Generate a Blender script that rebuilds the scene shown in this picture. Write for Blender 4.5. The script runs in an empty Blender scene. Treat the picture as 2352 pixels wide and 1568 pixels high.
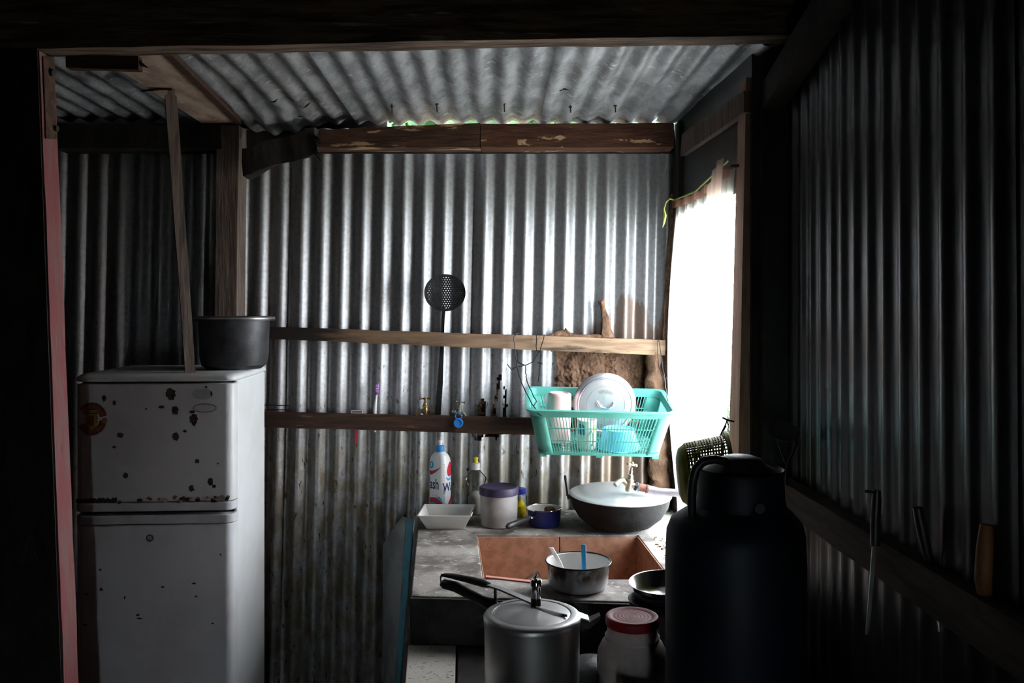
import bpy, math, random
from mathutils import Vector, Matrix, noise
random.seed(7)
SC = bpy.context.scene
COL = SC.collection
PI = math.pi
FPX, CX, HY, HC = 2000.0, 1176.0, 712.0, 1.45      # focal length in pixels, centre column, horizon row, eye height

# ------------------------------------------------------------------ camera, sky, exposure
cam_d = bpy.data.cameras.new('camera')
cam = bpy.data.objects.new('camera', cam_d)
COL.objects.link(cam)
cam.location = (0, 0, HC)
cam.rotation_euler = (PI / 2, 0, 0)
cam_d.sensor_width = 36
cam_d.lens = 36 * FPX / 2352
cam_d.shift_y = -(784 - HY) / 2352
cam_d.clip_start = 0.02
SC.camera = cam

wd = bpy.data.worlds.new('overcast_sky')
SC.world = wd
wd.use_nodes = True
wbg = wd.node_tree.nodes['Background']
wbg.inputs['Color'].default_value = (0.80, 0.90, 1.0, 1)
wbg.inputs['Strength'].default_value = 13.0

# sampling portal of the real window opening (gives no light of its own)
pd = bpy.data.lights.new('window_portal', 'AREA')
pd.shape = 'RECTANGLE'; pd.size = 0.72; pd.size_y = 1.16
pd.cycles.is_portal = True
po = bpy.data.objects.new('window_portal', pd)
COL.objects.link(po)
po.location = (0.70, 2.80, 1.22)
po.rotation_euler = (0, PI / 2, 0)
po.rotation_euler = Matrix(((0, 0, 1), (1, 0, 0), (0, 1, 0))).to_euler()   # local -Z looks along -X into the kitchen

pd2 = bpy.data.lights.new('fill_gap_portal', 'AREA')  # samples daylight through the gap added in the rear wall
pd2.shape = 'RECTANGLE'; pd2.size = 0.09; pd2.size_y = 1.2
pd2.cycles.is_portal = True
po2 = bpy.data.objects.new('fill_gap_portal', pd2)
COL.objects.link(po2)
po2.location = (.045, -1.55, .60)
po2.rotation_euler = (-PI / 2, 0, 0)      # looks along +Y into the near room

vs = SC.view_settings
vs.view_transform = 'Standard'; vs.look = 'None'; vs.gamma = 1.0; vs.use_curve_mapping = False
vs.exposure = 1.6
SC.cycles.max_bounces = 7
SC.cycles.diffuse_bounces = 4
SC.cycles.glossy_bounces = 4
SC.cycles.caustics_reflective = False
SC.cycles.caustics_refractive = False
SC.cycles.adaptive_threshold = 0.035
SC.cycles.transmission_bounces = 8
SC.cycles.transparent_max_bounces = 12
SC.cycles.use_denoising = True

# ------------------------------------------------------------------ helpers
def W(px, py, Y):
    return Vector(((px - CX) / FPX * Y, Y, HC - (py - HY) / FPX * Y))
def lerp(a, b, t): return a + (b - a) * t
def sm(a, b, x):
    t = min(1, max(0, (x - a) / (b - a))); return t * t * (3 - 2 * t)

class MB:
    def __init__(s): s.v = []; s.f = []; s.m = Matrix.Identity(4)
    def add(s, vs, fs):
        o = len(s.v)
        s.v += [tuple(s.m @ Vector(p)) for p in vs]
        s.f += [tuple(i + o for i in f) for f in fs]
        return s
    def hexa(s, c):     # 8 corners: bottom 4 ccw, top 4 ccw
        return s.add(c, [(3, 2, 1, 0), (4, 5, 6, 7), (0, 1, 5, 4), (1, 2, 6, 5), (2, 3, 7, 6), (3, 0, 4, 7)])
    def box(s, x0, x1, y0, y1, z0, z1):
        return s.hexa([(x0, y0, z0), (x1, y0, z0), (x1, y1, z0), (x0, y1, z0), (x0, y0, z1), (x1, y0, z1), (x1, y1, z1), (x0, y1, z1)])
    def prism(s, poly, z0, z1):
        n = len(poly)
        vs = [(x, y, z0) for x, y in poly] + [(x, y, z1) for x, y in poly]
        fs = [tuple(range(n - 1, -1, -1)), tuple(range(n, 2 * n))] + [(i, (i + 1) % n, n + (i + 1) % n, n + i) for i in range(n)]
        return s.add(vs, fs)
    def lathe(s, prof, n=32, a=1.0, b=1.0, cap0=False, cap1=False):   # (r, z) pairs about local z
        vs, fs = [], []
        for r, z in prof:
            for k in range(n):
                t = 2 * PI * k / n
                vs.append((r * a * math.cos(t), r * b * math.sin(t), z))
        for i in range(len(prof) - 1):
            for k in range(n):
                k2 = (k + 1) % n
                fs.append((i * n + k, i * n + k2, (i + 1) * n + k2, (i + 1) * n + k))
        if cap0: fs.append(tuple(range(n - 1, -1, -1)))
        if cap1: fs.append(tuple((len(prof) - 1) * n + k for k in range(n)))
        return s.add(vs, fs)
    def tube(s, path, r, n=8, closed=False, cap=True):
        P = [Vector(p) for p in path]; m = len(P)
        R = r if isinstance(r, (list, tuple)) else [r] * m
        vs, fs = [], []
        up = None
        for i in range(m):
            if closed: d = P[(i + 1) % m] - P[i - 1]
            else: d = P[min(i + 1, m - 1)] - P[max(i - 1, 0)]
            d.normalize()
            if up is None:
                up = d.orthogonal().normalized()
            else:
                up = (up - d * up.dot(d))
                up = up.normalized() if up.length > 1e-6 else d.orthogonal().normalized()
            w = d.cross(up)
            for k in range(n):
                t = 2 * PI * k / n
                vs.append(tuple(P[i] + (up * math.cos(t) + w * math.sin(t)) * R[i]))
        seg = m if closed else m - 1
        for i in range(seg):
            j = (i + 1) % m
            for k in range(n):
                k2 = (k + 1) % n
                fs.append((i * n + k, i * n + k2, j * n + k2, j * n + k))
        if cap and not closed:
            fs.append(tuple(range(n - 1, -1, -1))); fs.append(tuple((m - 1) * n + k for k in range(n)))
        return s.add(vs, fs)
    def loft(s, rings, cap=True):
        n = len(rings[0]); vs = [p for r in rings for p in r]; fs = []
        for i in range(len(rings) - 1):
            for k in range(n):
                k2 = (k + 1) % n
                fs.append((i * n + k, i * n + k2, (i + 1) * n + k2, (i + 1) * n + k))
        if cap:
            fs.append(tuple(range(n - 1, -1, -1))); fs.append(tuple((len(rings) - 1) * n + k for k in range(n)))
        return s.add(vs, fs)
    def grid(s, fn, nu, nv, keep=None):
        vs = [fn(i / nu, j / nv) for j in range(nv + 1) for i in range(nu + 1)]
        fs = []
        for j in range(nv):
            for i in range(nu):
                if keep is None or keep((i + .5) / nu, (j + .5) / nv):
                    a = j * (nu + 1) + i
                    fs.append((a, a + 1, a + nu + 2, a + nu + 1))
        return s.add(vs, fs)
    def build(s, name, mat, parent=None, smooth=True, solid=0, bevel=0, angle=40):
        me = bpy.data.meshes.new(name)
        me.from_pydata(s.v, [], s.f)
        me.validate()
        if smooth:
            me.polygons.foreach_set('use_smooth', [True] * len(me.polygons))
            try: me.set_sharp_from_angle(angle=math.radians(angle))
            except Exception: pass
        me.materials.append(mat)
        o = bpy.data.objects.new(name, me)
        COL.objects.link(o)
        if parent: o.parent = parent
        if solid:
            m = o.modifiers.new('solid', 'SOLIDIFY'); m.thickness = solid; m.offset = 0
        if bevel:
            m = o.modifiers.new('bevel', 'BEVEL'); m.width = bevel; m.segments = 2; m.limit_method = 'ANGLE'
        return o

def tag(o, label=None, cat=None, group=None, kind=None):
    if label: o['label'] = label
    if cat: o['category'] = cat
    if group: o['group'] = group
    if kind: o['kind'] = kind
    return o
def thing(name, label, cat, loc=(0, 0, 0), rot=(0, 0, 0), group=None, kind=None):
    o = bpy.data.objects.new(name, None)
    COL.objects.link(o)
    o.empty_display_size = .05
    o.location = loc; o.rotation_euler = rot
    return tag(o, label, cat, group, kind)
def beam_mb(q0, q1, n=10, jit=0.0, seed=0, mb=None):
    """rough timber between two end quads (4 points each, same winding), rings of 8 points"""
    mb = mb or MB(); rings = []
    rnd = random.Random(seed)
    q0 = [Vector(p) for p in q0]; q1 = [Vector(p) for p in q1]
    def ring8(q):
        r = []
        for i in range(4):
            r.append(q[i]); r.append((q[i] + q[(i + 1) % 4]) / 2)
        return r
    a, b = ring8(q0), ring8(q1)
    for i in range(n + 1):
        t = i / n; R = []
        for k in range(8):
            p = a[k].lerp(b[k], t)
            if jit: p = p + Vector(noise.noise_vector(p * 9 + Vector((seed, 0, 0)))) * jit + Vector((rnd.uniform(-1, 1), rnd.uniform(-1, 1), rnd.uniform(-1, 1))) * jit * .08
            R.append(tuple(p))
        rings.append(R)
    return mb.loft(rings)
def text_mb(txt, size=1.0, mb=None, fn=None, align='CENTER', bold=0.0):
    c = bpy.data.curves.new('t', 'FONT'); c.body = txt; c.size = size; c.align_x = align; c.resolution_u = 3; c.offset = bold
    ob = bpy.data.objects.new('t', c)
    me = bpy.data.meshes.new_from_object(ob)
    vs = [tuple(v.co) for v in me.vertices]; fs = [tuple(p.vertices) for p in me.polygons]
    bpy.data.objects.remove(ob); bpy.data.curves.remove(c); bpy.data.meshes.remove(me)
    if fn: vs = [fn(*v) for v in vs]
    mb = mb or MB()
    return mb.add(vs, fs)

# ------------------------------------------------------------------ materials
def mat(name, c1, rough=.5, metal=0.0, c2=None, scale=12, thr=(.42, .62), stretch=(1, 1, 1), c3=None, scale3=40, thr3=(.62, .68), stretch3=(1, 1, 1),
        bump=0.0, bscale=60, bstretch=(1, 1, 1), spec=.4, trans=0.0, alpha=1.0, sub=None, post=None, rough2=None):
    m = bpy.data.materials.new(name); m.use_nodes = True
    nt = m.node_tree; N = nt.nodes; L = nt.links
    b = N['Principled BSDF']
    b.inputs['Roughness'].default_value = rough; b.inputs['Metallic'].default_value = metal
    b.inputs['Specular IOR Level'].default_value = spec
    b.inputs['Base Color'].default_value = (*c1, 1)
    if trans: b.inputs['Transmission Weight'].default_value = trans
    if alpha < 1: b.inputs['Alpha'].default_value = alpha
    tc = N.new('ShaderNodeTexCoord')
    def nz(sc, st, det=6):
        mp = N.new('ShaderNodeMapping'); mp.inputs['Scale'].default_value = st
        L.new(tc.outputs['Object'], mp.inputs['Vector'])
        n = N.new('ShaderNodeTexNoise'); n.inputs['Scale'].default_value = sc; n.inputs['Detail'].default_value = det
        n.inputs['Roughness'].default_value = .6
        L.new(mp.outputs['Vector'], n.inputs['Vector']); return n.outputs['Fac']
    def ramp(f, a, z):
        r = N.new('ShaderNodeMapRange'); r.inputs['From Min'].default_value = a; r.inputs['From Max'].default_value = z
        r.interpolation_type = 'SMOOTHSTEP'
        L.new(f, r.inputs['Value']); return r.outputs['Result']
    def mixc(f, a, c):
        x = N.new('ShaderNodeMix'); x.data_type = 'RGBA'
        L.new(f, x.inputs['Factor'])
        if hasattr(a, 'links') or hasattr(a, 'is_linked'): L.new(a, x.inputs['A'])
        else: x.inputs['A'].default_value = (*a, 1)
        x.inputs['B'].default_value = (*c, 1)
        return x.outputs['Result']
    col = None
    if c2:
        col = mixc(ramp(nz(scale, stretch), *thr), c1, c2)
    if c3:
        f3 = ramp(nz(scale3, stretch3), *thr3)
        col = mixc(f3, col if col is not None else c1, c3)
    if post: col = post(N, L, tc, nz, ramp, mixc, col if col is not None else c1, b)
    if col is not None: L.new(col, b.inputs['Base Color'])
    if rough2 is not None:
        mr = N.new('ShaderNodeMapRange'); mr.inputs['To Min'].default_value = rough; mr.inputs['To Max'].default_value = rough2
        mr.inputs['From Min'].default_value = .35; mr.inputs['From Max'].default_value = .65
        L.new(nz(scale * 1.7, stretch), mr.inputs['Value']); L.new(mr.outputs['Result'], b.inputs['Roughness'])
    if bump:
        bp = N.new('ShaderNodeBump'); bp.inputs['Strength'].default_value = 1.0; bp.inputs['Distance'].default_value = bump
        L.new(nz(bscale, bstretch), bp.inputs['Height']); L.new(bp.outputs['Normal'], b.inputs['Normal'])
    return m

def math_node(N, L, op, a, bb):
    x = N.new('ShaderNodeMath'); x.operation = op; x.use_clamp = True
    for i, v in enumerate((a, bb)):
        if isinstance(v, (int, float)): x.inputs[i].default_value = v
        else: L.new(v, x.inputs[i])
    return x.outputs[0]
def galv_post(stain=False):
    def post(N, L, tc, nz, ramp, mixc, col, b):
        sep = N.new('ShaderNodeSeparateXYZ'); L.new(tc.outputs['Object'], sep.inputs[0])
        # greasy yellow-brown grime on the lower part of the sheets
        g = ramp(sep.outputs['Z'], 1.12, .80)
        gn = ramp(nz(26, (1, 1, .5)), .35, .62)
        f = math_node(N, L, 'MULTIPLY', g, math_node(N, L, 'MULTIPLY', gn, .8))
        col = mixc(f, col, (.20, .165, .10))
        fr = math_node(N, L, 'MULTIPLY', math_node(N, L, 'MULTIPLY', ramp(nz(70, (1, 1, .35)), .60, .68), 1.0), ramp(sep.outputs['Z'], 1.6, .9))
        col = mixc(fr, col, (.05, .035, .022))
        if stain:   # dried mud run-off, upper edge ragged
            w1 = ramp(sep.outputs['X'], .12, .45)
            hgt = N.new('ShaderNodeMath'); hgt.operation = 'MULTIPLY_ADD'
            L.new(nz(7, (1.6, 1, .35)), hgt.inputs[0]); hgt.inputs[1].default_value = .55; L.new(sep.outputs['Z'], hgt.inputs[2])
            h1 = ramp(hgt.outputs[0], 1.735, 1.70)
            f2 = math_node(N, L, 'MULTIPLY', math_node(N, L, 'MULTIPLY', w1, h1), .75)
            col = mixc(f2, col, (.23, .15, .105))
        return col
    return post
M = {}
M['galv'] = mat('galvanised_iron', (.39, .395, .405), .46, .75, (.30, .305, .31), 70, (.35, .7), bump=.0002, bscale=220, post=galv_post())
M['galv_stain'] = mat('galvanised_iron_mud_stained', (.41, .415, .425), .46, .75, (.32, .325, .33), 70, (.35, .7), bump=.0002, bscale=220, post=galv_post(True))
M['galv_roof'] = mat('weathered_roof_iron', (.40, .41, .43), .48, .6, (.20, .205, .215), 11, (.38, .64), (1.6, .6, 1), (.62, .60, .55), 34, (.60, .70), (.7, 1.2, 1), bump=.006, bscale=24, bstretch=(1, .7, 1))
M['galv_roof_dent'] = mat('dented_roof_iron', (.40, .405, .41), .48, .55, (.19, .19, .195), 10, (.38, .64), (1.6, .6, 1), (.58, .52, .44), 26, (.58, .68), (.7, 1.2, 1), bump=.010, bscale=18, bstretch=(1, .6, 1))
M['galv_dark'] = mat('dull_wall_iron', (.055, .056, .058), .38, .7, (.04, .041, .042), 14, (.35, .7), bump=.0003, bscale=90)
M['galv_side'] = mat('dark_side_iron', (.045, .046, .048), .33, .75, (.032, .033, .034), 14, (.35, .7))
M['tin_dull'] = mat('dull_tin', (.25, .26, .26), .55, .4, (.14, .15, .15), 9, (.36, .66))
M['mud'] = mat('dried_mud', (.24, .14, .09), .95, 0, (.14, .08, .052), 14, (.38, .62), c3=(.30, .19, .125), scale3=45, thr3=(.58, .7), bump=.010, bscale=60, spec=.1)
M['rust'] = mat('rusted_metal', (.055, .032, .022), .9, 0, (.10, .05, .03), 40, bump=.002)
def charred(N, L, tc, nz, ramp, mixc, col, b):
    sep = N.new('ShaderNodeSeparateXYZ'); L.new(tc.outputs['Object'], sep.inputs[0])
    a = N.new('ShaderNodeMath'); a.operation = 'MULTIPLY_ADD'
    L.new(nz(10, (.6, 4, 4)), a.inputs[0]); a.inputs[1].default_value = .30; L.new(sep.outputs['X'], a.inputs[2])
    col = mixc(math_node(N, L, 'MULTIPLY', ramp(a.outputs[0], .45, -.30), .6), col, (.16, .10, .06))
    return mixc(ramp(a.outputs[0], -.40, -.56), col, (.030, .023, .018))
M['wood_tan'] = mat('pale_sawn_timber', (.36, .24, .15), .8, 0, (.20, .13, .085), 9, (.36, .64), (.5, 5, 5), (.07, .05, .036), 7, (.56, .68), (.6, 4, 4), post=charred, bump=.0015, bscale=30, bstretch=(.3, 4, 4), spec=.2)
M['wood_red'] = mat('dark_red_brown_timber', (.075, .038, .024), .65, 0, (.035, .018, .013), 12, (.36, .66), (.5, 6, 6), c3=(.16, .085, .05), scale3=14, thr3=(.64, .7), stretch3=(.5, 3, 3), bump=.002, bscale=30, bstretch=(.4, 4, 4), spec=.25)
M['wood_peel'] = mat('peeling_brown_timber', (.115, .05, .028), .7, 0, (.06, .026, .017), 12, (.36, .66), (.6, 5, 5), c3=(.50, .32, .19), scale3=11, thr3=(.60, .63), stretch3=(.7, 2, 2), bump=.003, bscale=26, bstretch=(.5, 3, 3), spec=.2)
M['wood_peel2'] = mat('half_stripped_timber', (.11, .055, .033), .75, 0, (.05, .026, .018), 12, (.36, .66), (.6, 5, 5), c3=(.48, .31, .18), scale3=9, thr3=(.54, .58), stretch3=(.5, 2.4, 2.4), bump=.004, bscale=20, bstretch=(.4, 3, 3), spec=.2)
M['wood_dark'] = mat('dark_timber', (.035, .028, .024), .8, 0, (.018, .015, .013), 10, (.36, .66), (3, 3, .6), bump=.003, bscale=24, spec=.2)
M['wood_grey'] = mat('grey_weathered_timber', (.20, .15, .125), .85, 0, (.10, .075, .062), 16, (.36, .66), (5, 5, .4), bump=.002, bscale=30, bstretch=(4, 4, .4), spec=.2)
M['wood_dim'] = mat('dim_rail_timber', (.10, .08, .066), .85, 0, (.05, .04, .034), 10, (.36, .66), (4, .5, 4), spec=.2)
M['wood_header'] = mat('rough_header_timber', (.17, .115, .085), .85, 0, (.05, .035, .028), 8, (.4, .64), (.5, 5, 5), c3=(.34, .27, .21), scale3=9, thr3=(.62, .68), stretch3=(.4, 4, 4), bump=.004, bscale=18, bstretch=(.4, 4, 4), spec=.2)
M['wood_jamb'] = mat('window_jamb_timber', (.50, .33, .25), .8, 0, (.36, .22, .165), 14, (.36, .66), (5, 5, .5), bump=.001, bscale=30, spec=.2)
M['pink_paint'] = mat('worn_pink_paint', (.21, .058, .062), .75, 0, (.19, .095, .088), 9, (.42, .62), (3, 3, .6), (.05, .035, .035), 24, (.66, .70), (2, 2, .5), bump=.0015, bscale=30, bstretch=(3, 3, .4), spec=.3)
M['plywood'] = mat('stained_plywood', (.40, .30, .235), .85, 0, (.22, .145, .115), 7, (.36, .66), (2, .7, 1), (.50, .42, .36), 24, (.6, .7), bump=.001, bscale=40, spec=.2)
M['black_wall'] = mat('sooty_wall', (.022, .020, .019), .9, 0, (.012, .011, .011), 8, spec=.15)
M['floor_earth'] = mat('beaten_earth', (.10, .075, .055), .95, 0, (.06, .045, .035), 6, bump=.006, bscale=20, spec=.1)
M['fridge'] = mat('aged_white_enamel', (.70, .71, .72), .38, 0, (.60, .60, .60), 4, (.4, .7), c3=(.24, .17, .12), scale3=34, thr3=(.70, .76), spec=.5)
M['fridge_side'] = mat('white_enamel', (.78, .80, .80), .35, 0, (.72, .73, .71), 5, (.4, .7), c3=(.4, .3, .22), scale3=60, thr3=(.76, .8), spec=.5)
M['fridge_trim'] = mat('grey_white_plastic_trim', (.60, .61, .63), .4, 0, (.50, .50, .51), 6, spec=.4)
M['gasket'] = mat('dark_gasket', (.02, .02, .022), .7)
M['rust_spot'] = mat('rust_chip', (.085, .05, .032), .9, 0, (.03, .02, .016), 60, (.4, .6))
M['flake'] = mat('flaking_paint', (.55, .47, .40), .8, 0, (.20, .11, .06), 60, (.45, .58), bump=.002, bscale=90)
M['dark_oval'] = mat('dark_sticker', (.03, .03, .045), .5)
M['badge'] = mat('pale_badge', (.62, .62, .68), .35)
M['crest_red'] = mat('faded_red_print', (.20, .035, .025), .5, c2=(.10, .03, .02), scale=60)
M['crest_yellow'] = mat('faded_yellow_print', (.36, .22, .05), .5, c2=(.22, .13, .03), scale=60)
M['crest_dark'] = mat('faded_dark_print', (.055, .04, .03), .6)
M['alu_dark'] = mat('sooty_aluminium', (.065, .065, .07), .5, .45, (.03, .03, .032), 9, (.4, .65), c3=(.4, .4, .4), scale3=40, thr3=(.72, .76), bump=.001, bscale=80)
M['alu'] = mat('aluminium', (.74, .74, .76), .36, .75, (.64, .64, .66), 7, (.35, .7), rough2=.5)
M['alu_lid'] = mat('lid_aluminium', (.56, .56, .58), .34, .9, (.47, .47, .49), 6, (.35, .7), rough2=.44)
M['alu_bright'] = mat('polished_aluminium', (.80, .80, .82), .18, 1.0, (.70, .70, .72), 9)
M['alu_cook'] = mat('worn_cooker_aluminium', (.47, .465, .46), .36, .9, (.38, .375, .37), 6, (.35, .7), rough2=.46)
M['chrome'] = mat('chrome', (.75, .75, .75), .12, 1.0)
M['soot'] = mat('soot_black_iron', (.018, .018, .018), .7, 0, (.010, .010, .010), 20, c3=(.06, .058, .055), scale3=140, thr3=(.68, .76), bump=.0010, bscale=120, spec=.15)
M['iron_black'] = mat('black_wire', (.02, .02, .022), .5, .5)
M['wire'] = mat('grey_wire', (.10, .10, .11), .4, .8)
M['brass'] = mat('old_brass', (.32, .23, .11), .42, .85, (.16, .115, .06), 40, (.4, .65))
M['brass_green'] = mat('corroded_brass', (.30, .32, .26), .55, .6, (.20, .15, .09), 40, (.4, .65))
M['brass_pale'] = mat('pale_brass_tap', (.62, .56, .42), .32, .9, (.45, .38, .26), 40)
M['pipe'] = mat('galvanised_pipe', (.36, .34, .38), .4, .7, (.26, .25, .28), 20)
M['pipe_rust'] = mat('rusty_socket', (.22, .10, .075), .7, .3, (.12, .05, .04), 50)
M['teal'] = mat('teal_plastic', (.10, .40, .335), .45, 0, (.085, .34, .28), 10, spec=.4)
M['pink_plastic'] = mat('pale_pink_plastic', (.82, .55, .54), .45, spec=.35)
M['blue_plastic'] = mat('sky_blue_plastic', (.12, .52, .72), .35, spec=.4)
M['blue_cap'] = mat('bright_blue_plastic', (.03, .25, .72), .4)
M['white_plastic'] = mat('white_plastic', (.82, .82, .80), .4)
M['foam'] = mat('white_foam_tray', (.80, .80, .77), .6, c2=(.74, .74, .70), scale=6)
M['mug'] = mat('white_glazed_mug', (.80, .78, .75), .2)
M['mug_print'] = mat('blue_mug_print', (.05, .20, .33), .3)
M['purple'] = mat('purple_brush_head', (.30, .05, .40), .45)
M['red_plastic'] = mat('red_plastic', (.62, .02, .05), .4)
M['soap_body'] = mat('white_detergent_bottle', (.78, .82, .82), .35)
M['soap_cap'] = mat('blue_bottle_cap', (.03, .26, .62), .4)
M['print_navy'] = mat('navy_print', (.012, .012, .09), .4)
M['print_red'] = mat('red_print', (.50, .012, .03), .4)
M['print_blue'] = mat('blue_print', (.03, .33, .66), .4)
M['print_pink'] = mat('pink_print', (.80, .42, .44), .4)
M['print_grey'] = mat('violet_print', (.36, .34, .58), .4)
def clear_mat():
    m = bpy.data.materials.new('clear_plastic'); m.use_nodes = True; nt = m.node_tree; N = nt.nodes; L = nt.links
    N.remove(N['Principled BSDF'])
    t = N.new('ShaderNodeBsdfTransparent'); t.inputs['Color'].default_value = (.92, .93, .92, 1)
    g = N.new('ShaderNodeBsdfGlossy'); g.inputs['Roughness'].default_value = .08; g.inputs['Color'].default_value = (.95, .95, .95, 1)
    f = N.new('ShaderNodeLayerWeight'); f.inputs['Blend'].default_value = .10
    x = N.new('ShaderNodeMixShader')
    L.new(f.outputs['Fresnel'], x.inputs[0]); L.new(t.outputs[0], x.inputs[1]); L.new(g.outputs[0], x.inputs[2])
    L.new(x.outputs[0], N['Material Output'].inputs['Surface'])
    return m
M['clear'] = clear_mat()
M['powder'] = mat('cloudy_contents', (.50, .47, .43), .7, c2=(.42, .39, .36), scale=20)
M['yellow_cap'] = mat('yellow_plastic', (.78, .66, .02), .4)
M['frosted'] = mat('frosted_plastic_tub', (.37, .365, .36), .5, c2=(.30, .295, .29), scale=10, spec=.3)
M['purple_lid'] = mat('violet_lid', (.045, .032, .080), .5, c2=(.036, .03, .06), scale=12)
M['navy_lid'] = mat('dark_blue_lid', (.02, .035, .30), .4)
M['yellow_stuff'] = mat('yellow_contents', (.72, .56, .01), .5, c2=(.55, .30, .01), scale=30)
M['blue_enamel'] = mat('dark_blue_enamel', (.016, .02, .13), .2)
M['white_enamel'] = mat('cream_white_enamel', (.74, .73, .70), .25)
M['black_plastic'] = mat('black_plastic', (.018, .018, .018), .38)
M['brown_sponge'] = mat('brown_scourer', (.11, .055, .025), .8, c2=(.06, .03, .015), scale=60, bump=.004, bscale=90)
def burnt(N, L, tc, nz, ramp, mixc, col, b):
    sep = N.new('ShaderNodeSeparateXYZ'); L.new(tc.outputs['Object'], sep.inputs[0])
    f = math_node(N, L, 'MULTIPLY', ramp(sep.outputs['Z'], .014, .048), ramp(nz(22, (1, 1, .6)), .36, .58))
    return mixc(f, col, (.10, .062, .035))
M['enamel_burnt'] = mat('scorched_white_enamel', (.62, .62, .66), .25, post=burnt)
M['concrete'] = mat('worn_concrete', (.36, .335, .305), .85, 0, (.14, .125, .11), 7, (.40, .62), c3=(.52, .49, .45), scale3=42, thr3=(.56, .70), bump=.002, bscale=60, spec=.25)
M['concrete_dark'] = mat('dark_concrete', (.055, .05, .046), .85, 0, (.03, .028, .026), 8, c3=(.12, .10, .085), scale3=26, thr3=(.62, .72), bump=.003, bscale=40, spec=.3)
M['tile_brown'] = mat('pinkish_brown_tile', (.40, .215, .14), .5, 0, (.29, .15, .09), 30, (.40, .64), c3=(.12, .06, .04), scale3=70, thr3=(.66, .72), spec=.4)
M['grout'] = mat('dark_grout', (.05, .04, .034), .9)
M['terrazzo'] = mat('speckled_white_tile', (.74, .72, .66), .45, 0, (.64, .60, .50), 5, (.4, .7), c3=(.16, .13, .10), scale3=95, thr3=(.60, .65), stretch3=(1, 1.6, 1))
M['debris'] = mat('dry_chips', (.34, .27, .19), .9, c2=(.10, .07, .05), scale=30)
M['sheet_teal'] = mat('teal_painted_sheet', (.05, .21, .27), .6, .1, (.07, .14, .17), 12, (.42, .6), bump=.001)
M['red_lid'] = mat('faded_red_lid', (.40, .07, .085), .55, c2=(.30, .05, .06), scale=30, c3=(.45, .28, .28), scale3=26, thr3=(.60, .72))
M['red_band'] = mat('red_lid_band', (.30, .01, .015), .45)
M['jar_plastic'] = mat('grubby_white_jar', (.74, .62, .57), .5, c2=(.55, .45, .40), scale=14, c3=(.12, .09, .08), scale3=34, thr3=(.68, .74))
M['label_dark'] = mat('dark_label', (.06, .045, .04), .5)
M['label_cream'] = mat('cream_label', (.36, .30, .20), .5)
M['label_red'] = mat('red_label', (.28, .03, .03), .5)
M['churn'] = mat('dark_blue_churn', (.006, .011, .020), .5, .15, (.004, .007, .012), 8, spec=.25)
M['churn_lid'] = mat('dark_churn_lid', (.035, .032, .03), .5, .2)
def olive_mat():
    m = mat('olive_green_plastic', (.25, .27, .05), .4, spec=.4)
    nt = m.node_tree; b = nt.nodes['Principled BSDF']
    t = nt.nodes.new('ShaderNodeBsdfTranslucent'); t.inputs['Color'].default_value = (.34, .38, .05, 1)
    mx = nt.nodes.new('ShaderNodeMixShader'); mx.inputs[0].default_value = .35
    nt.links.new(b.outputs[0], mx.inputs[1]); nt.links.new(t.outputs[0], mx.inputs[2])
    nt.links.new(mx.outputs[0], nt.nodes['Material Output'].inputs['Surface'])
    return m
M['olive'] = olive_mat()
def cloth_mat(name, col, thru):
    m = bpy.data.materials.new(name); m.use_nodes = True; nt = m.node_tree; N = nt.nodes; L = nt.links
    d = N['Principled BSDF']; d.inputs['Base Color'].default_value = (*col, 1); d.inputs['Roughness'].default_value = .9
    d.inputs['Specular IOR Level'].default_value = .1
    t = N.new('ShaderNodeBsdfTranslucent'); t.inputs['Color'].default_value = (*col, 1)
    x = N.new('ShaderNodeBsdfTransparent'); x.inputs['Color'].default_value = (*[.5 + .5 * c for c in col], 1)
    m1 = N.new('ShaderNodeMixShader'); m1.inputs[0].default_value = .6
    L.new(d.outputs[0], m1.inputs[1]); L.new(t.outputs[0], m1.inputs[2])
    m2 = N.new('ShaderNodeMixShader'); m2.inputs[0].default_value = thru
    L.new(m1.outputs[0], m2.inputs[1]); L.new(x.outputs[0], m2.inputs[2])
    L.new(m2.outputs[0], N['Material Output'].inputs['Surface'])
    return m
M['curtain'] = cloth_mat('thin_pale_curtain', (.86, .82, .80), .45)
M['curtain_pink'] = cloth_mat('thin_pinkish_curtain', (.80, .62, .55), .40)
M['curtain_hem'] = cloth_mat('pink_curtain_hem', (.55, .30, .24), .12)
M['cord_green'] = mat('yellow_green_cord', (.42, .48, .10), .7)
M['leaf'] = mat('leaf_green', (.016, .05, .010), .6, c2=(.03, .08, .014), scale=6)
M['pale_ground'] = mat('outside_ground', (.42, .41, .37), .95, c2=(.33, .34, .24), scale=1.5)  # ground colour paled to bounce daylight onto roof and fridge
M['bark'] = mat('bark', (.10, .07, .05), .9)
M['steel'] = mat('dull_knife_steel', (.45, .45, .46), .35, .9)
M['wood_handle'] = mat('orange_brown_handle', (.28, .11, .035), .6, c2=(.20, .08, .03), scale=20)
M['sponge_web'] = mat('dusty_thread', (.35, .33, .25), .9)

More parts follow.
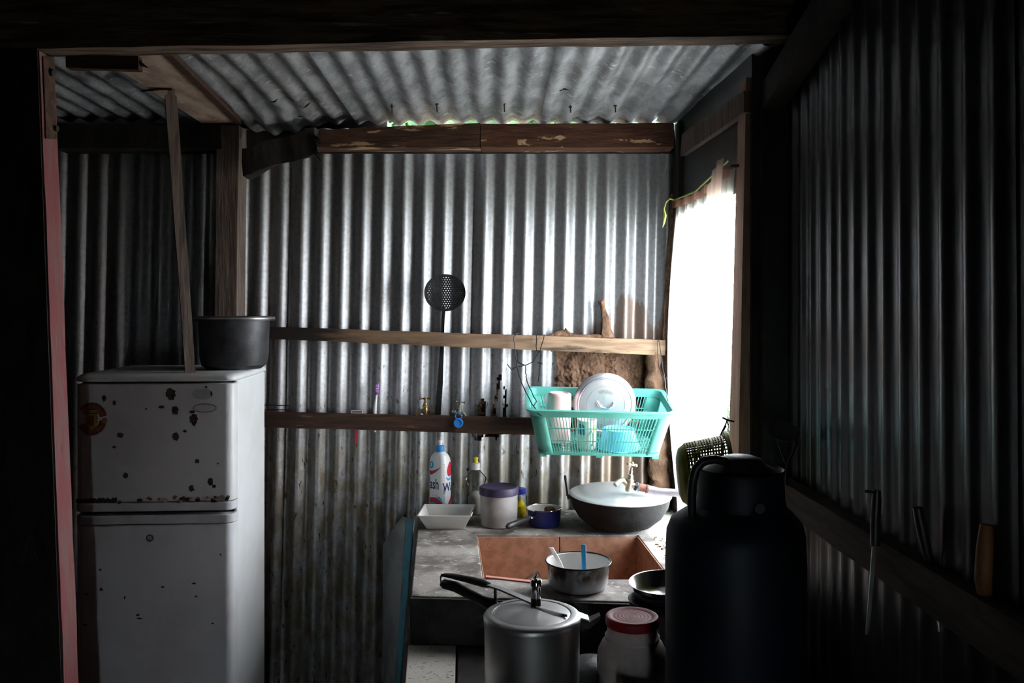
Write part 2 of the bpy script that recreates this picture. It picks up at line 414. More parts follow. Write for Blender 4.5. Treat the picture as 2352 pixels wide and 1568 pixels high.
# ------------------------------------------------------------------ setting: floor, outer walls, ceiling of the near room
tag(MB().box(-2.4, 1.0, -1.5, 3.5, -.06, 0).build('floor', M['floor_earth'], smooth=False), 'dark beaten earth floor of the shack', None, kind='structure')
tag(MB().box(-2.4, 1.0, -1.5, 2.2, 2.42, 2.48).build('ceiling_near', M['black_wall'], smooth=False), 'black unlit ceiling over the near room', None, kind='structure')
wre = thing('wall_rear', 'dark wall behind the viewer with an added narrow gap letting in fill daylight', None, kind='structure')
for (x0, x1, z0, z1) in ((-2.4, 0, 0, 2.42), (.09, 1.0, 0, 2.42), (0, .09, 1.2, 2.42)):  # slot between panels added to let fill daylight into the near room
    MB().box(x0, x1, -1.5, -1.44, z0, z1).build('wall_panel', M['black_wall'], wre, smooth=False)
tag(MB().box(-2.4, -2.34, -1.44, 2.2, 0, 2.42).build('wall_left', M['black_wall'], smooth=False), 'dark left wall of the near room', None, kind='structure')
tag(MB().box(-2.34, -1.275, 2.2, 2.27, 0, 2.42).build('wall_partition', M['wood_dark'], smooth=False), 'dark partition beside the pink door post', None, kind='structure')
tag(MB().box(-1.86, -1.80, 2.27, 3.42, 0, 2.17).build('wall_left_kitchen', M['black_wall'], smooth=False), 'dark left wall of the kitchen bay', None, kind='structure')

# ------------------------------------------------------------------ wall_right: ribbed iron wall beside the viewer
PITCH = .076
def rib_wall():
    root = thing('wall_right', 'dark ribbed iron wall receding beside the kitchen opening', None, kind='structure')
    edges = [2.345, 1.93, 1.27, .55, -.2, -.9, -1.44]
    for i in range(len(edges) - 1):
        y0, y1 = edges[i], edges[i + 1] - .02
        n = int((y0 - y1) / PITCH * 14)
        off = .003 * (i % 2)
        def fn(u, v):
            y = lerp(y0, y1, u); z = lerp(0, 2.42, v)
            prof = math.cos(2 * PI * y / PITCH)
            d = .009 * (.5 + .5 * prof) ** 1.6
            yy = y + .02 * (z - 1.4) * (2.3 - y) * .6
            return (.735 - d - off + .012 * math.sin(y * 3) , yy if i < 5 else y, z)
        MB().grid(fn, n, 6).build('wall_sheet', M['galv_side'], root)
    MB().box(.752, .80, -1.44, 2.36, 0, 2.42).build('backing', M['black_wall'], root, smooth=False)
    # timber rail along the ribbed wall and top plate
    q = lambda y, z0, z1, x0=.685, x1=.725: [(x0, y, z0), (x1, y, z0), (x1, y, z1), (x0, y, z1)]
    beam_mb(q(2.33, .945, 1.012), q(.9, .952, 1.03), 14, .003, 4).build('rail', M['wood_dim'], root)
    beam_mb(q(2.33, 1.985, 2.06, .67), q(.9, 2.30, 2.38, .67), 10, .003, 5).build('top_plate', M['wood_dark'], root)
    return root
rib_wall()
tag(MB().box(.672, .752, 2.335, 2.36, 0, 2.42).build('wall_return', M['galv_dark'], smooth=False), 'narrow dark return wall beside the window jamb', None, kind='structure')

# ------------------------------------------------------------------ wall_back: corrugated sheets, mud, rails, posts
YW = 3.26
HOLES = []     # polygons in photograph pixels converted to wall X,Z
def wpoly(pts): return [((x - CX) / FPX * YW, HC - (y - HY) / FPX * YW) for x, y in pts]
HOLES.append(wpoly([(1080, 958), (1092, 950), (1098, 925), (1106, 913), (1114, 918), (1114, 935), (1117, 960)]))
HOLES.append(wpoly([(1130, 960), (1131, 938), (1137, 905), (1141, 880), (1146, 858), (1155, 856), (1152, 872), (1147, 890), (1144, 915), (1139, 930), (1141, 962)]))
HOLES.append(wpoly([(1152, 962), (1158, 930), (1157, 905), (1160, 880), (1164, 905), (1164, 962)]))
HOLES.append(wpoly([(1274, 804), (1278, 835), (1275, 880), (1279, 930), (1277, 1004), (1560, 1004), (1560, 804)]))
HOLES.append(wpoly([(1492, 1000), (1488, 1080), (1496, 1130), (1494, 1200), (1560, 1200), (1560, 1000)]))
HOLES.append(wpoly([(1082, 996), (1090, 1008), (1102, 1010), (1110, 1000), (1130, 1003), (1140, 1008), (1148, 998), (1200, 990), (1082, 985)]))
def inpoly(x, z, P):
    c = False; n = len(P)
    for i in range(n):
        x1, z1 = P[i]; x2, z2 = P[i - 1]
        if (z1 > z) != (z2 > z) and x < (x2 - x1) * (z - z1) / (z2 - z1) + x1: c = not c
    return c
def wob(x, z): return x + .004 * noise.noise(Vector((x * 60, z * 60, 1))), z + .004 * noise.noise(Vector((x * 60, z * 60, 9)))
wall = thing('wall_back', 'corrugated iron kitchen wall with rails and patches of mud', None, kind='structure')
RIDGE0 = (1082 - CX) / FPX * YW
def sheet(px0, px1, off, m, holes=False, tex_seed=0):
    x0, x1 = (px0 - CX) / FPX * YW, (px1 - CX) / FPX * YW
    nu = int((x1 - x0) / PITCH * 12); z0, z1 = 0.0, 2.13
    nv = 190 if holes else 24
    def base(u, v): return lerp(x0, x1, u), lerp(z0, z1, v)
    def fn(u, v):
        x, z = base(u, v)
        y = YW + off + .012 * math.cos(2 * PI * (x - RIDGE0) / PITCH) + .004 * noise.noise(Vector((x * 2, z * 1.5, 3)))
        return (x + .022 * (z - 1.25), y, z)
    def keep(u, v):
        x, z = base(u, v); x, z = wob(x + .022 * (z - 1.25), z)
        return not any(inpoly(x, z, P) for P in HOLES)
    return MB().grid(fn, nu, nv, keep if holes else None).build('wall_sheet', m, wall)
sheet(1083, 1552, -.006, M['galv_stain'], True)
sheet(658, 1100, .002, M['galv'])
sheet(380, 672, .008, M['galv'])
sheet(40, 395, .012, M['galv'])
# mud core behind the iron: lumpy where the iron is missing
def mudfn(u, v):
    x = lerp(-1.80, .66, u); z = lerp(0, 2.115, v)
    d = .014 * noise.noise(Vector((x * 9, z * 14, 2))) + .010 * noise.noise(Vector((x * 28, z * 34, 5))) + .005 * noise.noise(Vector((x * 70, z * 70, 8)))
    return (x, 3.300 - d * .2, z)
MB().grid(mudfn, 60, 50).build('mud_wall', M['mud'], wall)
def mudfn2(u, v):
    x = lerp(-.20, .625, u); z = lerp(.62, 1.36, v)
    w = noise.noise(Vector((x * 5, z * 5, 7))) * .5
    d = .020 * noise.noise(Vector((x * 8 + w, z * 13 - w, 2))) + .016 * noise.noise(Vector((x * 24 + w, z * 30, 5))) + .009 * abs(noise.noise(Vector((x * 55, z * 45, 8)))) + .005 * noise.noise(Vector((x * 110, z * 110, 8)))
    return (x, 3.284 - max(-.014, d), z)
MB().grid(mudfn2, 240, 220).build('mud_patch', M['mud'], wall)
MB().box(-1.80, .66, 3.325, 3.40, 0, 2.10).build('mud_core', M['mud'], wall, smooth=False)
MB().box(-1.80, -.47, 3.275, 3.292, 2.05, 2.205).build('eave_board', M['wood_dark'], wall, smooth=False)  # dark strip added to block daylight leaking under the left roof edge
MB().box(-.98, .60, 3.222, 3.236, 2.03, 2.118).build('beam_packing', M['wood_dark'], wall, smooth=False)  # dark filler added behind the beams to stop light showing through
# mud smear creeping up the right edge and termite runs above the rail
def smear(u, v):
    z = lerp(1.33, 1.88, v)
    wdt = lerp(.050, .018, v) + .012 * noise.noise(Vector((z * 14, 2, 2)))
    x = .603 - wdt * (1 - u) + .004
    y = 3.232 - .006 * u + .006 * noise.noise(Vector((x * 40, z * 40, 1)))
    return (x, y, z)
MB().grid(smear, 10, 60).build('mud_smear', M['mud'], wall)
def mudlump(pts, rad, n=8):
    mb = MB(); P = [W(*p) for p in pts]
    mb.tube(P, rad, n)
    mb.v = [tuple(Vector(p) + Vector(noise.noise_vector(Vector(p) * 60)) * .006) for p in mb.v]
    return mb.build('mud_run', M['mud'], wall)
mudlump([(1381, 690, 3.225), (1385, 705, 3.23), (1390, 730, 3.235), (1392, 752, 3.23), (1394, 776, 3.225)], [.013, .009, .012, .018, .030])
mudlump([(1255, 776, 3.225), (1290, 768, 3.225), (1330, 774, 3.225), (1375, 776, 3.22), (1415, 783, 3.22)], [.006, .016, .011, .016, .006])
mudlump([(1293, 772, 3.222), (1300, 758, 3.226), (1308, 772, 3.222)], [.012, .010, .012])
cl = MB().tube([W(1502 + 14 * k / 40, 800 + 380 * k / 40, 3.228) for k in range(41)], [lerp(.030, .042, k / 40) for k in range(41)], 20)
def lump(p):
    p = Vector(p); q = p - Vector((p.x, 3.228, p.z)); c = Vector((p.x, p.y, p.z))
    return tuple(c + Vector(noise.noise_vector(c * 22)) * .014 + Vector(noise.noise_vector(c * 60)) * .008)
cl.v = [lump(p) for p in cl.v]
cl.build('mud_run', M['mud'], wall)
# rails (upper pale, lower dark)
def rail(name, a, b, y0, y1, m, n=26, jit=.002, seed=1):
    (pa, ya0, ya1), (pb, yb0, yb1) = a, b
    def q(p, t, bb): 
        A, B = W(p, bb, y0), W(p, t, y0)
        return [tuple(A), (A.x, y1, A.z), (B.x, y1, B.z), tuple(B)]
    return beam_mb(q(pa, ya0, ya1), q(pb, yb0, yb1), n, jit, seed).build(name, m, wall)
rail('upper_rail', (612, 750, 778), (1528, 781, 816), 3.196, 3.226, M['wood_tan'], 34, .0018, 3)
rail('lower_rail', (606, 946, 981), (1262, 962, 1000), 3.188, 3.222, M['wood_red'], 40, .0025, 4)
# posts
def qbox(x0, x1, y0, y1, z, dx=0): return [(x0 + dx, y0, z), (x1 + dx, y0, z), (x1 + dx, y1, z), (x0 + dx, y1, z)]
beam_mb(qbox(-1.066, -.988, 3.135, 3.235, 0, -.02), qbox(-1.066, -.988, 3.135, 3.235, 2.115, .004), 20, .003, 7).build('stud', M['wood_grey'], wall)
beam_mb(qbox(.592, .64, 3.13, 3.235, 0, -.004), qbox(.592, .64, 3.13, 3.235, 2.13, .008), 20, .002, 8).build('corner_post', M['wood_dark'], wall)
# top beams
def qb(p, t, bb, y0, y1):
    A, B = W(p, bb, y0), W(p, t, y0)
    return [tuple(A), (A.x, y1, A.z), (B.x, y1, B.z), tuple(B)]
beam_mb(qb(1104, 284, 338, 3.12, 3.22), qb(1548, 282, 338, 3.12, 3.22), 20, .002, 9).build('top_beam', M['wood_peel'], wall)
beam_mb(qb(690, 300, 338, 3.125, 3.22), qb(1103, 281, 338, 3.12, 3.22), 20, .004, 10).build('top_beam', M['wood_peel2'], wall)
beam_mb(qb(120, 284, 340, 3.125, 3.23), qb(508, 286, 342, 3.125, 3.23), 20, .005, 12).build('top_beam', M['wood_dark'], wall)
bb_ = beam_mb(qb(556, 338, 402, 3.06, 3.11), qb(722, 296, 352, 3.07, 3.115), 30, .017, 13)
for k in range(9):     # splintered end
    p = W(722, 312 + k * 4.5, 3.08); e = W(728 + random.uniform(0, 16), 318 + k * 6.5, 3.06 + random.uniform(-.02, .02))
    bb_.tube([p + Vector((-.03, 0, 0)), p, e], [.006, .005, .001], 5)
tag(bb_.build('broken_beam', M['wood_dark'], wall), 'splintered rotten beam end')
# ------------------------------------------------------------------ wall_right_kitchen with the window opening
XA, XB = (.607, 3.30), (.650, 2.36)
def wx(y): return XA[0] + (XB[0] - XA[0]) * (XA[1] - y) / (XA[1] - XB[1])
wrk = thing('wall_right_kitchen', 'dark kitchen side wall holding the curtained window', None, kind='structure')
def wr_piece(y0, y1, z0, z1, name='wall_board', m='black_wall', th=.05, ins=0):
    MB().hexa([(wx(y0) - ins, y0, z0), (wx(y0) + th, y0, z0), (wx(y1) + th, y1, z0), (wx(y1) - ins, y1, z0),
               (wx(y0) - ins, y0, z1), (wx(y0) + th, y0, z1), (wx(y1) + th, y1, z1), (wx(y1) - ins, y1, z1)]).build(name, M[m], wrk, smooth=False)
SILL, LINT, WY0, WY1 = .665, 1.785, 2.49, 3.14
wr_piece(2.36, 3.32, 0, SILL, 'lower_wall', 'mud')
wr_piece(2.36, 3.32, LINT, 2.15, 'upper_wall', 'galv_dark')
wr_piece(WY1, 3.32, SILL, LINT, 'corner_wall', 'mud')
wr_piece(2.36, WY0, SILL, LINT, 'jamb_wall', 'wood_dark')
# pale board high on the wall
beam_mb([(wx(3.08) - .022, 3.08, 1.994), (wx(3.08) - .002, 3.08, 1.994), (wx(3.08) - .002, 3.05, 2.066), (wx(3.08) - .022, 3.05, 2.066)],
        [(wx(2.36) - .022, 2.36, 1.985), (wx(2.36) - .002, 2.36, 1.985), (wx(2.36) - .002, 2.36, 2.045), (wx(2.36) - .022, 2.36, 2.045)], 6, .001, 3).build('board', M['wood_grey'], wrk)
win = thing('window_1', 'tall unglazed window opening with a timber jamb', None, kind='structure')
def jx(px, y): return (px - CX) / FPX * y
def qj(pn, pf, z): return [(jx(pn, 2.375), 2.375, z), (.690, 2.375, z), (.690, 2.468, z), (jx(pf, 2.468), 2.468, z)]
zj = lambda py: HC - (py - HY) / FPX * 2.42
beam_mb(qj(1690, 1666, .60), qj(1697, 1675, zj(1000)), 6, .0006, 4).build('jamb_foot', M['wood_jamb'], win)
beam_mb(qj(1697, 1675, zj(1000)), qj(1714, 1697, zj(188)), 12, .0008, 5).build('jamb', M['wood_jamb'], win)
MB().hexa([(wx(3.14) - .02, 3.14, SILL - .02), (wx(3.14) + .05, 3.14, SILL - .02), (wx(2.49) + .05, 2.49, SILL - .02), (wx(2.49) - .02, 2.49, SILL - .02),
           (wx(3.14) - .02, 3.14, SILL), (wx(3.14) + .05, 3.14, SILL), (wx(2.49) + .05, 2.49, SILL), (wx(2.49) - .02, 2.49, SILL)]).build('sill', M['concrete'], win, smooth=False)

# ------------------------------------------------------------------ ceiling: roof sheets over the kitchen
roof = thing('ceiling', 'underside of the rusty corrugated roof above the kitchen', None, kind='structure')
ZR = 2.140
def roofz(x, y, dent):
    z = ZR + .0085 * math.cos(2 * PI * (x + .023 * (y - 3.26)) / PITCH) + .012 * (3.26 - y) / 1.0
    z += .004 * noise.noise(Vector((x * 3, y * 3, 4)))
    z -= .050 * math.exp(-((x + .865) / .13) ** 2) * sm(2.75, 3.3, y)
    z += dent * (.010 * noise.noise(Vector((x * 11, y * 9, 1))) + .005 * noise.noise(Vector((x * 26, y * 22, 6)))) * sm(2.5, 2.95, y)
    return z
RIPS = [((628, 229), .016, .004), ((668, 229), .016, .004), ((705, 243), .014, .004), ((692, 262), .012, .004), ((1294, 210), .016, .004), ((643, 297), .015, .004)]
def roof_at(px, py):
    y = 2.9
    for _ in range(8): y = (ZR + .01) * 0 + FPX * (ZR + .004 - HC) / (HY - py)
    return ((px - CX) / FPX * y, y)
RIPW = [(roof_at(*c), a, b) for c, a, b in RIPS]
def roof_sheet(px0, px1, m, dent, off):
    x0, x1 = (px0 - CX) / FPX * YW, (px1 - CX) / FPX * YW
    def fn(u, v):
        y = lerp(2.275, 3.215, v); x = lerp(x0, x1, u) - .023 * (y - 3.26)
        return (x, y, roofz(x, y, dent) + off)
    def keep(u, v):
        y = lerp(2.275, 3.215, v); x = lerp(x0, x1, u) - .023 * (y - 3.26)
        for (cx, cy), a, b in RIPW:
            dx, dy = x - cx, y - cy + .35 * (x - cx)
            if (dx / a) ** 2 + (dy / (b * 2.2)) ** 2 < 1: return False
        return True
    MB().grid(fn, int((x1 - x0) / PITCH * 12), 110, keep).build('roof_sheet', m, roof)
roof_sheet(1236, 1600, M['galv_roof'], .5, -.004)
roof_sheet(826, 1262, M['galv_roof'], .35, .001)
roof_sheet(548, 850, M['galv_roof_dent'], 1.0, .006)
roof_sheet(50, 560, M['galv_roof'], .3, .011)
MB().box(-1.86, .80, 2.275, 3.235, 2.182, 2.195).box(-1.86, -.47, 3.235, 3.30, 2.182, 2.195).build('roof_cover', M['black_wall'], roof, smooth=False)  # extra layer added over the sheets to keep daylight out of the rips
def board_rf(u0, u1, m, name, zoff, th):
    mb = MB()
    c = []
    for z in (0, 1):
        for (x, y) in ((u0[0], 2.275), (u1[0], 2.275), (u1[1], 3.118), (u0[1], 3.118)):
            c.append((x, y, ZR - .012 + .012 * (3.26 - y) + zoff + z * th))
    mb.hexa(c).build(name, m, roof, smooth=False)
board_rf((-1.107, -1.112), (-.918, -.985), M['plywood'], 'roof_board', -.010, .008)
board_rf((-.918, -.985), (-.896, -.963), M['wood_red'], 'batten', -.018, .018)
for (p, t, bb) in ((900, 243, 262), (1003, 238, 257), (1158, 237, 257), (1310, 245, 259), (1413, 242, 258)):
    y = 2.9
    A, B = W(p, t, y), W(p + 1, bb, y)
    mb = MB().tube([B, A], .0022, 6)
    mb.tube([A + Vector((0, 0, -.003)), A], .006, 8)
    mb.tube([A, A + Vector((0, 0, .03))], .0022, 6)
    mb.build('nail', M['rust'], roof)

# ------------------------------------------------------------------ header beam and pink post of the opening
hd = thing('trim_1', 'rough timber header across the top of the kitchen opening', None, kind='structure')
def qh(x, zb): return [(x, 2.2, zb), (x, 2.272, zb), (x, 2.272, 2.42), (x, 2.2, 2.42)]
beam_mb(qh(-1.30, 2.108), qh(.735, 2.146), 30, .003, 21).build('header_beam', M['wood_header'], hd)
mbp = beam_mb([(-1.165, 2.275, 2.085), (-1.165, 2.30, 2.085), (-1.165, 2.30, 2.125), (-1.165, 2.275, 2.125)], [(-.975, 2.275, 2.078), (-.975, 2.30, 2.078), (-.975, 2.30, 2.112), (-.975, 2.275, 2.112)], 8, .004, 22)
mbp.tube([(-.98, 2.285, 2.10), (-.955, 2.285, 2.085)], [.008, .001], 5)
mbp.build('splintered_plank', M['wood_red'], hd)
pp = thing('trim_2', 'worn pink painted door post leaning beside the fridge', None, kind='structure')
def qp(xr, z): return [(xr - .10, 2.2, z), (xr, 2.2, z), (xr, 2.272, z), (xr - .10, 2.272, z)]
beam_mb(qp(-1.112, 0), qp(-1.194, 2.105), 30, .0016, 23).build('post', M['pink_paint'], pp)
MB().hexa([(-1.30, 2.196, 0), (-1.118, 2.196, 0), (-1.118, 2.199, 0), (-1.30, 2.199, 0), (-1.33, 2.196, 2.11), (-1.198, 2.196, 2.11), (-1.198, 2.199, 2.11), (-1.33, 2.199, 2.11)]).build('post_shade', M['wood_dark'], pp, smooth=False)  # dark sheet over the pink post's front, its shade put into colour
mbs = MB()
def px_on_post(y, py):
    z = HC - (py - HY) / FPX * y
    xr = lerp(-1.112, -1.194, z / 2.105)
    return Vector((xr, y, z))
A = px_on_post(2.21, 130); B = px_on_post(2.262, 130); C_ = px_on_post(2.262, 320); D = px_on_post(2.21, 318)
e = Vector((.004, 0, 0))
mbs.hexa([D, D + e, C_ + e, C_, A, A + e, B + e, B])
mbs.build('hinge_strap', M['rust'], pp, smooth=False)
for (yy, py) in ((2.245, 165), (2.24, 168), (2.252, 295)):
    p = px_on_post(yy, py)
    MB().tube([p, p + Vector((.012, 0, 0))], .008, 8).build('bolt', M['alu_dark'], pp)

# ------------------------------------------------------------------ curtain
cur = thing('window_curtain', 'thin pale curtain glowing with daylight in the window', 'curtain', (wx(2.8) - .03, 2.8, SILL))
CO = Vector((wx(2.8) - .03, 2.8, SILL))
def cfn(u, v):
    y = lerp(3.185, 2.482, u); z = lerp(.668, 1.845 + .012 * u - .02 * math.sin(PI * u), v)
    t = 1 - v
    fold = .010 * math.sin(u * 34 + 1.3 * math.sin(v * 3)) * (.4 + .6 * t) + .006 * math.sin(u * 71)
    x = wx(y) - .016 - .030 * math.sin(PI * min(1, t * 1.05)) * (1 - .4 * u) + fold
    return tuple(Vector((x, y, z)) - CO)
MB().grid(cfn, 90, 50).build('cloth', M['curtain'], cur)
def hfn(u, v):
    y = lerp(3.185, 2.50, u); z = lerp(1.822, 1.848, v) + .012 * u - .02 * math.sin(PI * u)
    x = wx(y) - .0205 + .006 * math.sin(u * 71) - .006 + .004 * math.sin(u * 34)
    return tuple(Vector((x, y, z)) - CO)
MB().grid(hfn, 70, 3).build('hem', M['curtain_hem'], cur)
def ffn(u, v):     # corner of a second cloth pulled up to a nail
    t = 1 - v
    y = lerp(2.66 + .10 * sm(0, .9, t), 2.495, u); z = lerp(.9, 1.888 - .085 * (1 - u) * (1 - u), v)
    x = wx(y) - .040 - .018 * math.sin(PI * t) + .006 * math.sin(u * 20 + 2 * v)
    return tuple(Vector((x, y, z)) - CO)
MB().grid(ffn, 30, 40).build('folded_flap', M['curtain_pink'], cur)
MB().tube([Vector((wx(3.2) - .02, 3.2, 1.852)) - CO, Vector((wx(2.85) - .028, 2.85, 1.838)) - CO, Vector((wx(2.47) - .03, 2.47, 1.875)) - CO], .003, 6).build('string', M['cord_green'], cur)
MB().tube([W(1700, 380, 2.44) - CO, W(1678, 382, 2.44) - CO], .005, 8).build('nail', M['rust'], cur)
MB().tube([W(1546, 458, 3.12), W(1538, 456, 3.11), W(1530, 464, 3.11), W(1525, 480, 3.11), W(1528, 495, 3.11), W(1525, 510, 3.11), W(1522, 522, 3.11)], [.003, .003, .003, .003, .006, .005, .001], 6)\
    .build('cord', M['cord_green'])
tag(bpy.data.objects['cord'], 'yellow-green cord end dangling beside the curtain top', 'cord')
tag(MB().tube([W(1518, 352, 3.11), W(1530, 356, 3.11), W(1532, 372, 3.11), W(1528, 390, 3.11), W(1521, 404, 3.11)], .0014, 5).build('thread', M['sponge_web']), 'dusty thread hanging below the peeling beam', 'thread')

# ------------------------------------------------------------------ fridge
FR_ROT = math.radians(3.4)
FW, FD = .467, .42
fr0 = Vector(((537 - CX) / FPX * 2.62, 2.62, 0))
fr = thing('fridge', 'old white two-door fridge with rust spots and stickers', 'fridge', fr0, (0, 0, FR_ROT))
def fz(py): return HC - (py - HY) / FPX * 2.61
def fx(px): return (px - 537) / 366 * FW
MB().box(-FW + .004, -.001, .052, FD, .02, 1.236).build('body', M['fridge_side'], fr, smooth=False, bevel=.006)
MB().box(-FW + .010, -.008, .034, .06, .04, 1.238).build('gasket', M['gasket'], fr, smooth=False)
def rrect(x0, x1, y0, y1, rf, n=6):
    P = []
    for (cx, cy, a0) in ((x0 + rf, y0 + rf, PI), (x1 - rf, y0 + rf, 1.5 * PI)):
        for k in range(n + 1):
            t = a0 + .5 * PI * k / n
            P.append((cx + rf * math.cos(t), cy + rf * math.sin(t)))
    return P + [(x1, y1), (x0, y1)]
def door(z0, z1, name, label=None):
    o = MB().prism(rrect(-FW, 0, 0, .05, .026), z0, z1).build(name, M['fridge'], fr, bevel=.003)
    return o
d1 = door(fz(1152), fz(881), 'freezer_door')
d2 = door(.06, fz(1204), 'fridge_door')
MB().prism(rrect(-FW - .001, .001, -.002, .05, .026), fz(1173), fz(1153)).build('trim', M['fridge_trim'], d1, bevel=.003)
MB().prism(rrect(-FW + .003, -.003, .003, .05, .024), fz(1167), fz(1163)).build('trim_groove', M['gasket'], d1)
MB().prism(rrect(-FW - .001, .001, -.002, .05, .026), fz(1203), fz(1182)).build('trim', M['fridge_trim'], d2, bevel=.003)
MB().prism(rrect(-FW, 0, .0005, .05, .026), fz(885), fz(881.5)).build('top_seam', M['fridge_trim'], d1)
# top cap with rounded edges
def cap():
    rings = []
    for z, ins in ((fz(876), .002), (fz(872), -.003), (fz(866), -.002), (fz(861), .006), (fz(858), .018)):
        P = rrect(-FW + ins, 0 - ins, .0 + ins * 1.2, FD + .0, .028, 6)
        rings.append([(x, y, z) for x, y in P])
    return MB().loft(rings)
cap().build('top_panel', M['fridge_side'], fr, angle=60)
MB().lathe([(.0, -.004), (.010, -.004), (.011, .002), (.008, .004)], 16, cap0=True).build('lock', M['gasket'], d2)
lk = [c for c in d2.children if c.name.startswith('lock')][0]
lk.location = (fx(344), -.001, fz(1234)); lk.rotation_euler = (PI / 2, 0, 0)
def blob(cx, cz, rx, rz, seed, rag=.35, n=22, th=.0009, y=-.0002):
    rnd = random.Random(seed); P = []
    for k in range(n):
        t = 2 * PI * k / n; r = 1 + rag * (.7 * noise.noise(Vector((2.2 * math.cos(t), 2.2 * math.sin(t), seed * 3.7))) * 2 + .3 * rnd.uniform(-1, 1))
        P.append((cx + rx * r * math.cos(t), cz + rz * r * math.sin(t)))
    return P
def decal(P, name, m, parent, y0=-.0008, y1=.0004):
    n = len(P)
    vs = [(x, y0, z) for x, z in P] + [(x, y1, z) for x, z in P]
    fs = [tuple(range(n)), tuple(range(2 * n - 1, n - 1, -1))] + [(i, n + i, n + (i + 1) % n, (i + 1) % n) for i in range(n)]
    return MB().add(vs, fs).build(name, m, parent, smooth=False)
PXM = FW / 366
spots = [(239, 913, 5, 7), (262, 924, 4, 6), (276, 998, 7, 6), (288, 1090, 6, 6), (392, 905, 11, 13), (401, 943, 8, 9), (403, 1002, 7, 10), (444, 963, 10, 13),
         (453, 1059, 5, 5), (439, 1122, 6, 7), (483, 1107, 6, 9), (491, 1117, 5, 4), (473, 889, 3, 3), (485, 904, 2, 6), (262, 1025, 4, 3), (424, 990, 4, 3), (335, 938, 2, 2), (500, 1065, 2, 2)]
for i, (px, py, a, b) in enumerate(spots):
    decal(blob(fx(px), fz(py), a * PXM, b * PXM, i, .32), 'rust_spot', M['rust_spot'], d1)
spots2 = [(488, 1433, 3, 2), (286, 1370, 2, 4), (316, 1410, 4, 3), (232, 1350, 4, 4), (230, 1305, 3, 3), (199, 1360, 4, 3), (450, 1370, 3, 2), (373, 1347, 4, 2), (196, 1430, 5, 3), (445, 1340, 5, 2), (506, 1275, 2, 2), (320, 1418, 6, 2)]
for i, (px, py, a, b) in enumerate(spots2):
    decal(blob(fx(px), fz(py), a * PXM, b * PXM, 50 + i, .45), 'rust_spot', M['rust_spot'], d2)
def ell(px, py, a, b, n=24): return [(fx(px) + a * PXM * math.cos(2 * PI * k / n), fz(py) + b * PXM * math.sin(2 * PI * k / n)) for k in range(n)]
decal(ell(370, 934, 7, 3.5), 'oval_sticker', M['dark_oval'], d1)
decal(ell(441, 946, 6.5, 3.5), 'oval_sticker', M['dark_oval'], d1)
decal(ell(470, 937, 27, 10.5), 'oval_badge', M['rust_spot'], d1, -.0006)
decal(ell(470, 937, 25.5, 9), 'oval_badge', M['badge'], d1, -.0013)
decal(ell(465, 905, 24, 13), 'oval_badge', M['fridge_trim'], d1, -.0007)
# rotted lower edge of the freezer door
rnd = random.Random(3)
top = [(175 + k * 3.2, 1150 - (5 + 6 * rnd.random())) for k in range(30)]
decal([(fx(x), fz(y)) for x, y in [(175, 1151)] + top[::1] + [(270, 1151)]][::-1], 'rust_hole', M['gasket'], d1, -.0012)
for i in range(26):
    px = rnd.uniform(262, 530); s = rnd.uniform(2.5, 6) * (1.25 if 360 < px < 420 else 1)
    decal(blob(fx(px), fz(1152 - rnd.uniform(0, 10) - (8 * rnd.random() if 370 < px < 410 else 0)), s * PXM, s * .8 * PXM, 80 + i, .5, 12), 'paint_flake', M['flake'] if i % 3 else M['rust_spot'], d1, -.0015 - .0002 * (i % 4))
# round crest sticker: red ring bands with yellow lettering, yellow shield, ball
cc = (211, 961)
def arcband(r0, r1, a0, a1, n=16, bump=0):
    P = []
    for k in range(n + 1):
        t = math.radians(lerp(a0, a1, k / n)); r = r1 * (1 + bump * abs(math.sin(k * 1.3)))
        P.append((fx(cc[0]) + r * PXM * math.cos(t), fz(cc[1]) + r * PXM * 1.12 * math.sin(t)))
    for k in range(n, -1, -1):
        t = math.radians(lerp(a0, a1, k / n))
        P.append((fx(cc[0]) + r0 * PXM * math.cos(t), fz(cc[1]) + r0 * PXM * 1.12 * math.sin(t)))
    return P
crest = decal(arcband(19, 34, 12, 142, 18, .05), 'crest_band', M['crest_red'], d1, -.0009)
decal(arcband(18, 33, 205, 352, 18, .04), 'crest_band', M['crest_red'], d1, -.0009)
decal([(fx(x), fz(y)) for x, y in ((197, 940), (225, 940), (225, 968), (222, 978), (211, 985), (200, 978), (197, 968))][::-1], 'crest_shield', M['crest_yellow'], d1, -.0012)
decal([(fx(x), fz(y)) for x, y in ((204, 952), (217, 952), (216, 972), (211, 978), (205, 972))][::-1], 'crest_figure', M['crest_red'], d1, -.0016)
decal([(fx(x), fz(y)) for x, y in ((199, 946), (223, 946), (223, 949), (199, 949))][::-1], 'crest_ship', M['crest_dark'], d1, -.0016)
decal(ell(240, 964, 6.5, 6.5, 14), 'crest_ball', M['crest_yellow'], d1, -.0012)
def arctext(txt, r, a_mid, span, up):
    mb = MB(); n = len(txt)
    for i, ch in enumerate(txt):
        t = math.radians(a_mid + (span / 2 - span * i / (n - 1)) * up)
        ex = Vector((math.sin(t), 0, -math.cos(t))) * up; ez = Vector((math.cos(t), 0, math.sin(t))) * up
        o = Vector((fx(cc[0]) + r * PXM * math.cos(t), -.0014, fz(cc[1]) + r * PXM * 1.12 * math.sin(t)))
        text_mb(ch, 9 * PXM, mb, lambda x, y, z: tuple(o + ex * x + ez * y), bold=.0002)
    return mb
arctext('MANCHESTER', 23, 80, 112, 1).build('crest_lettering', M['crest_yellow'], d1, smooth=False)
arctext('UNITED', 29, 278, 78, -1).build('crest_lettering', M['crest_yellow'], d1, smooth=False)

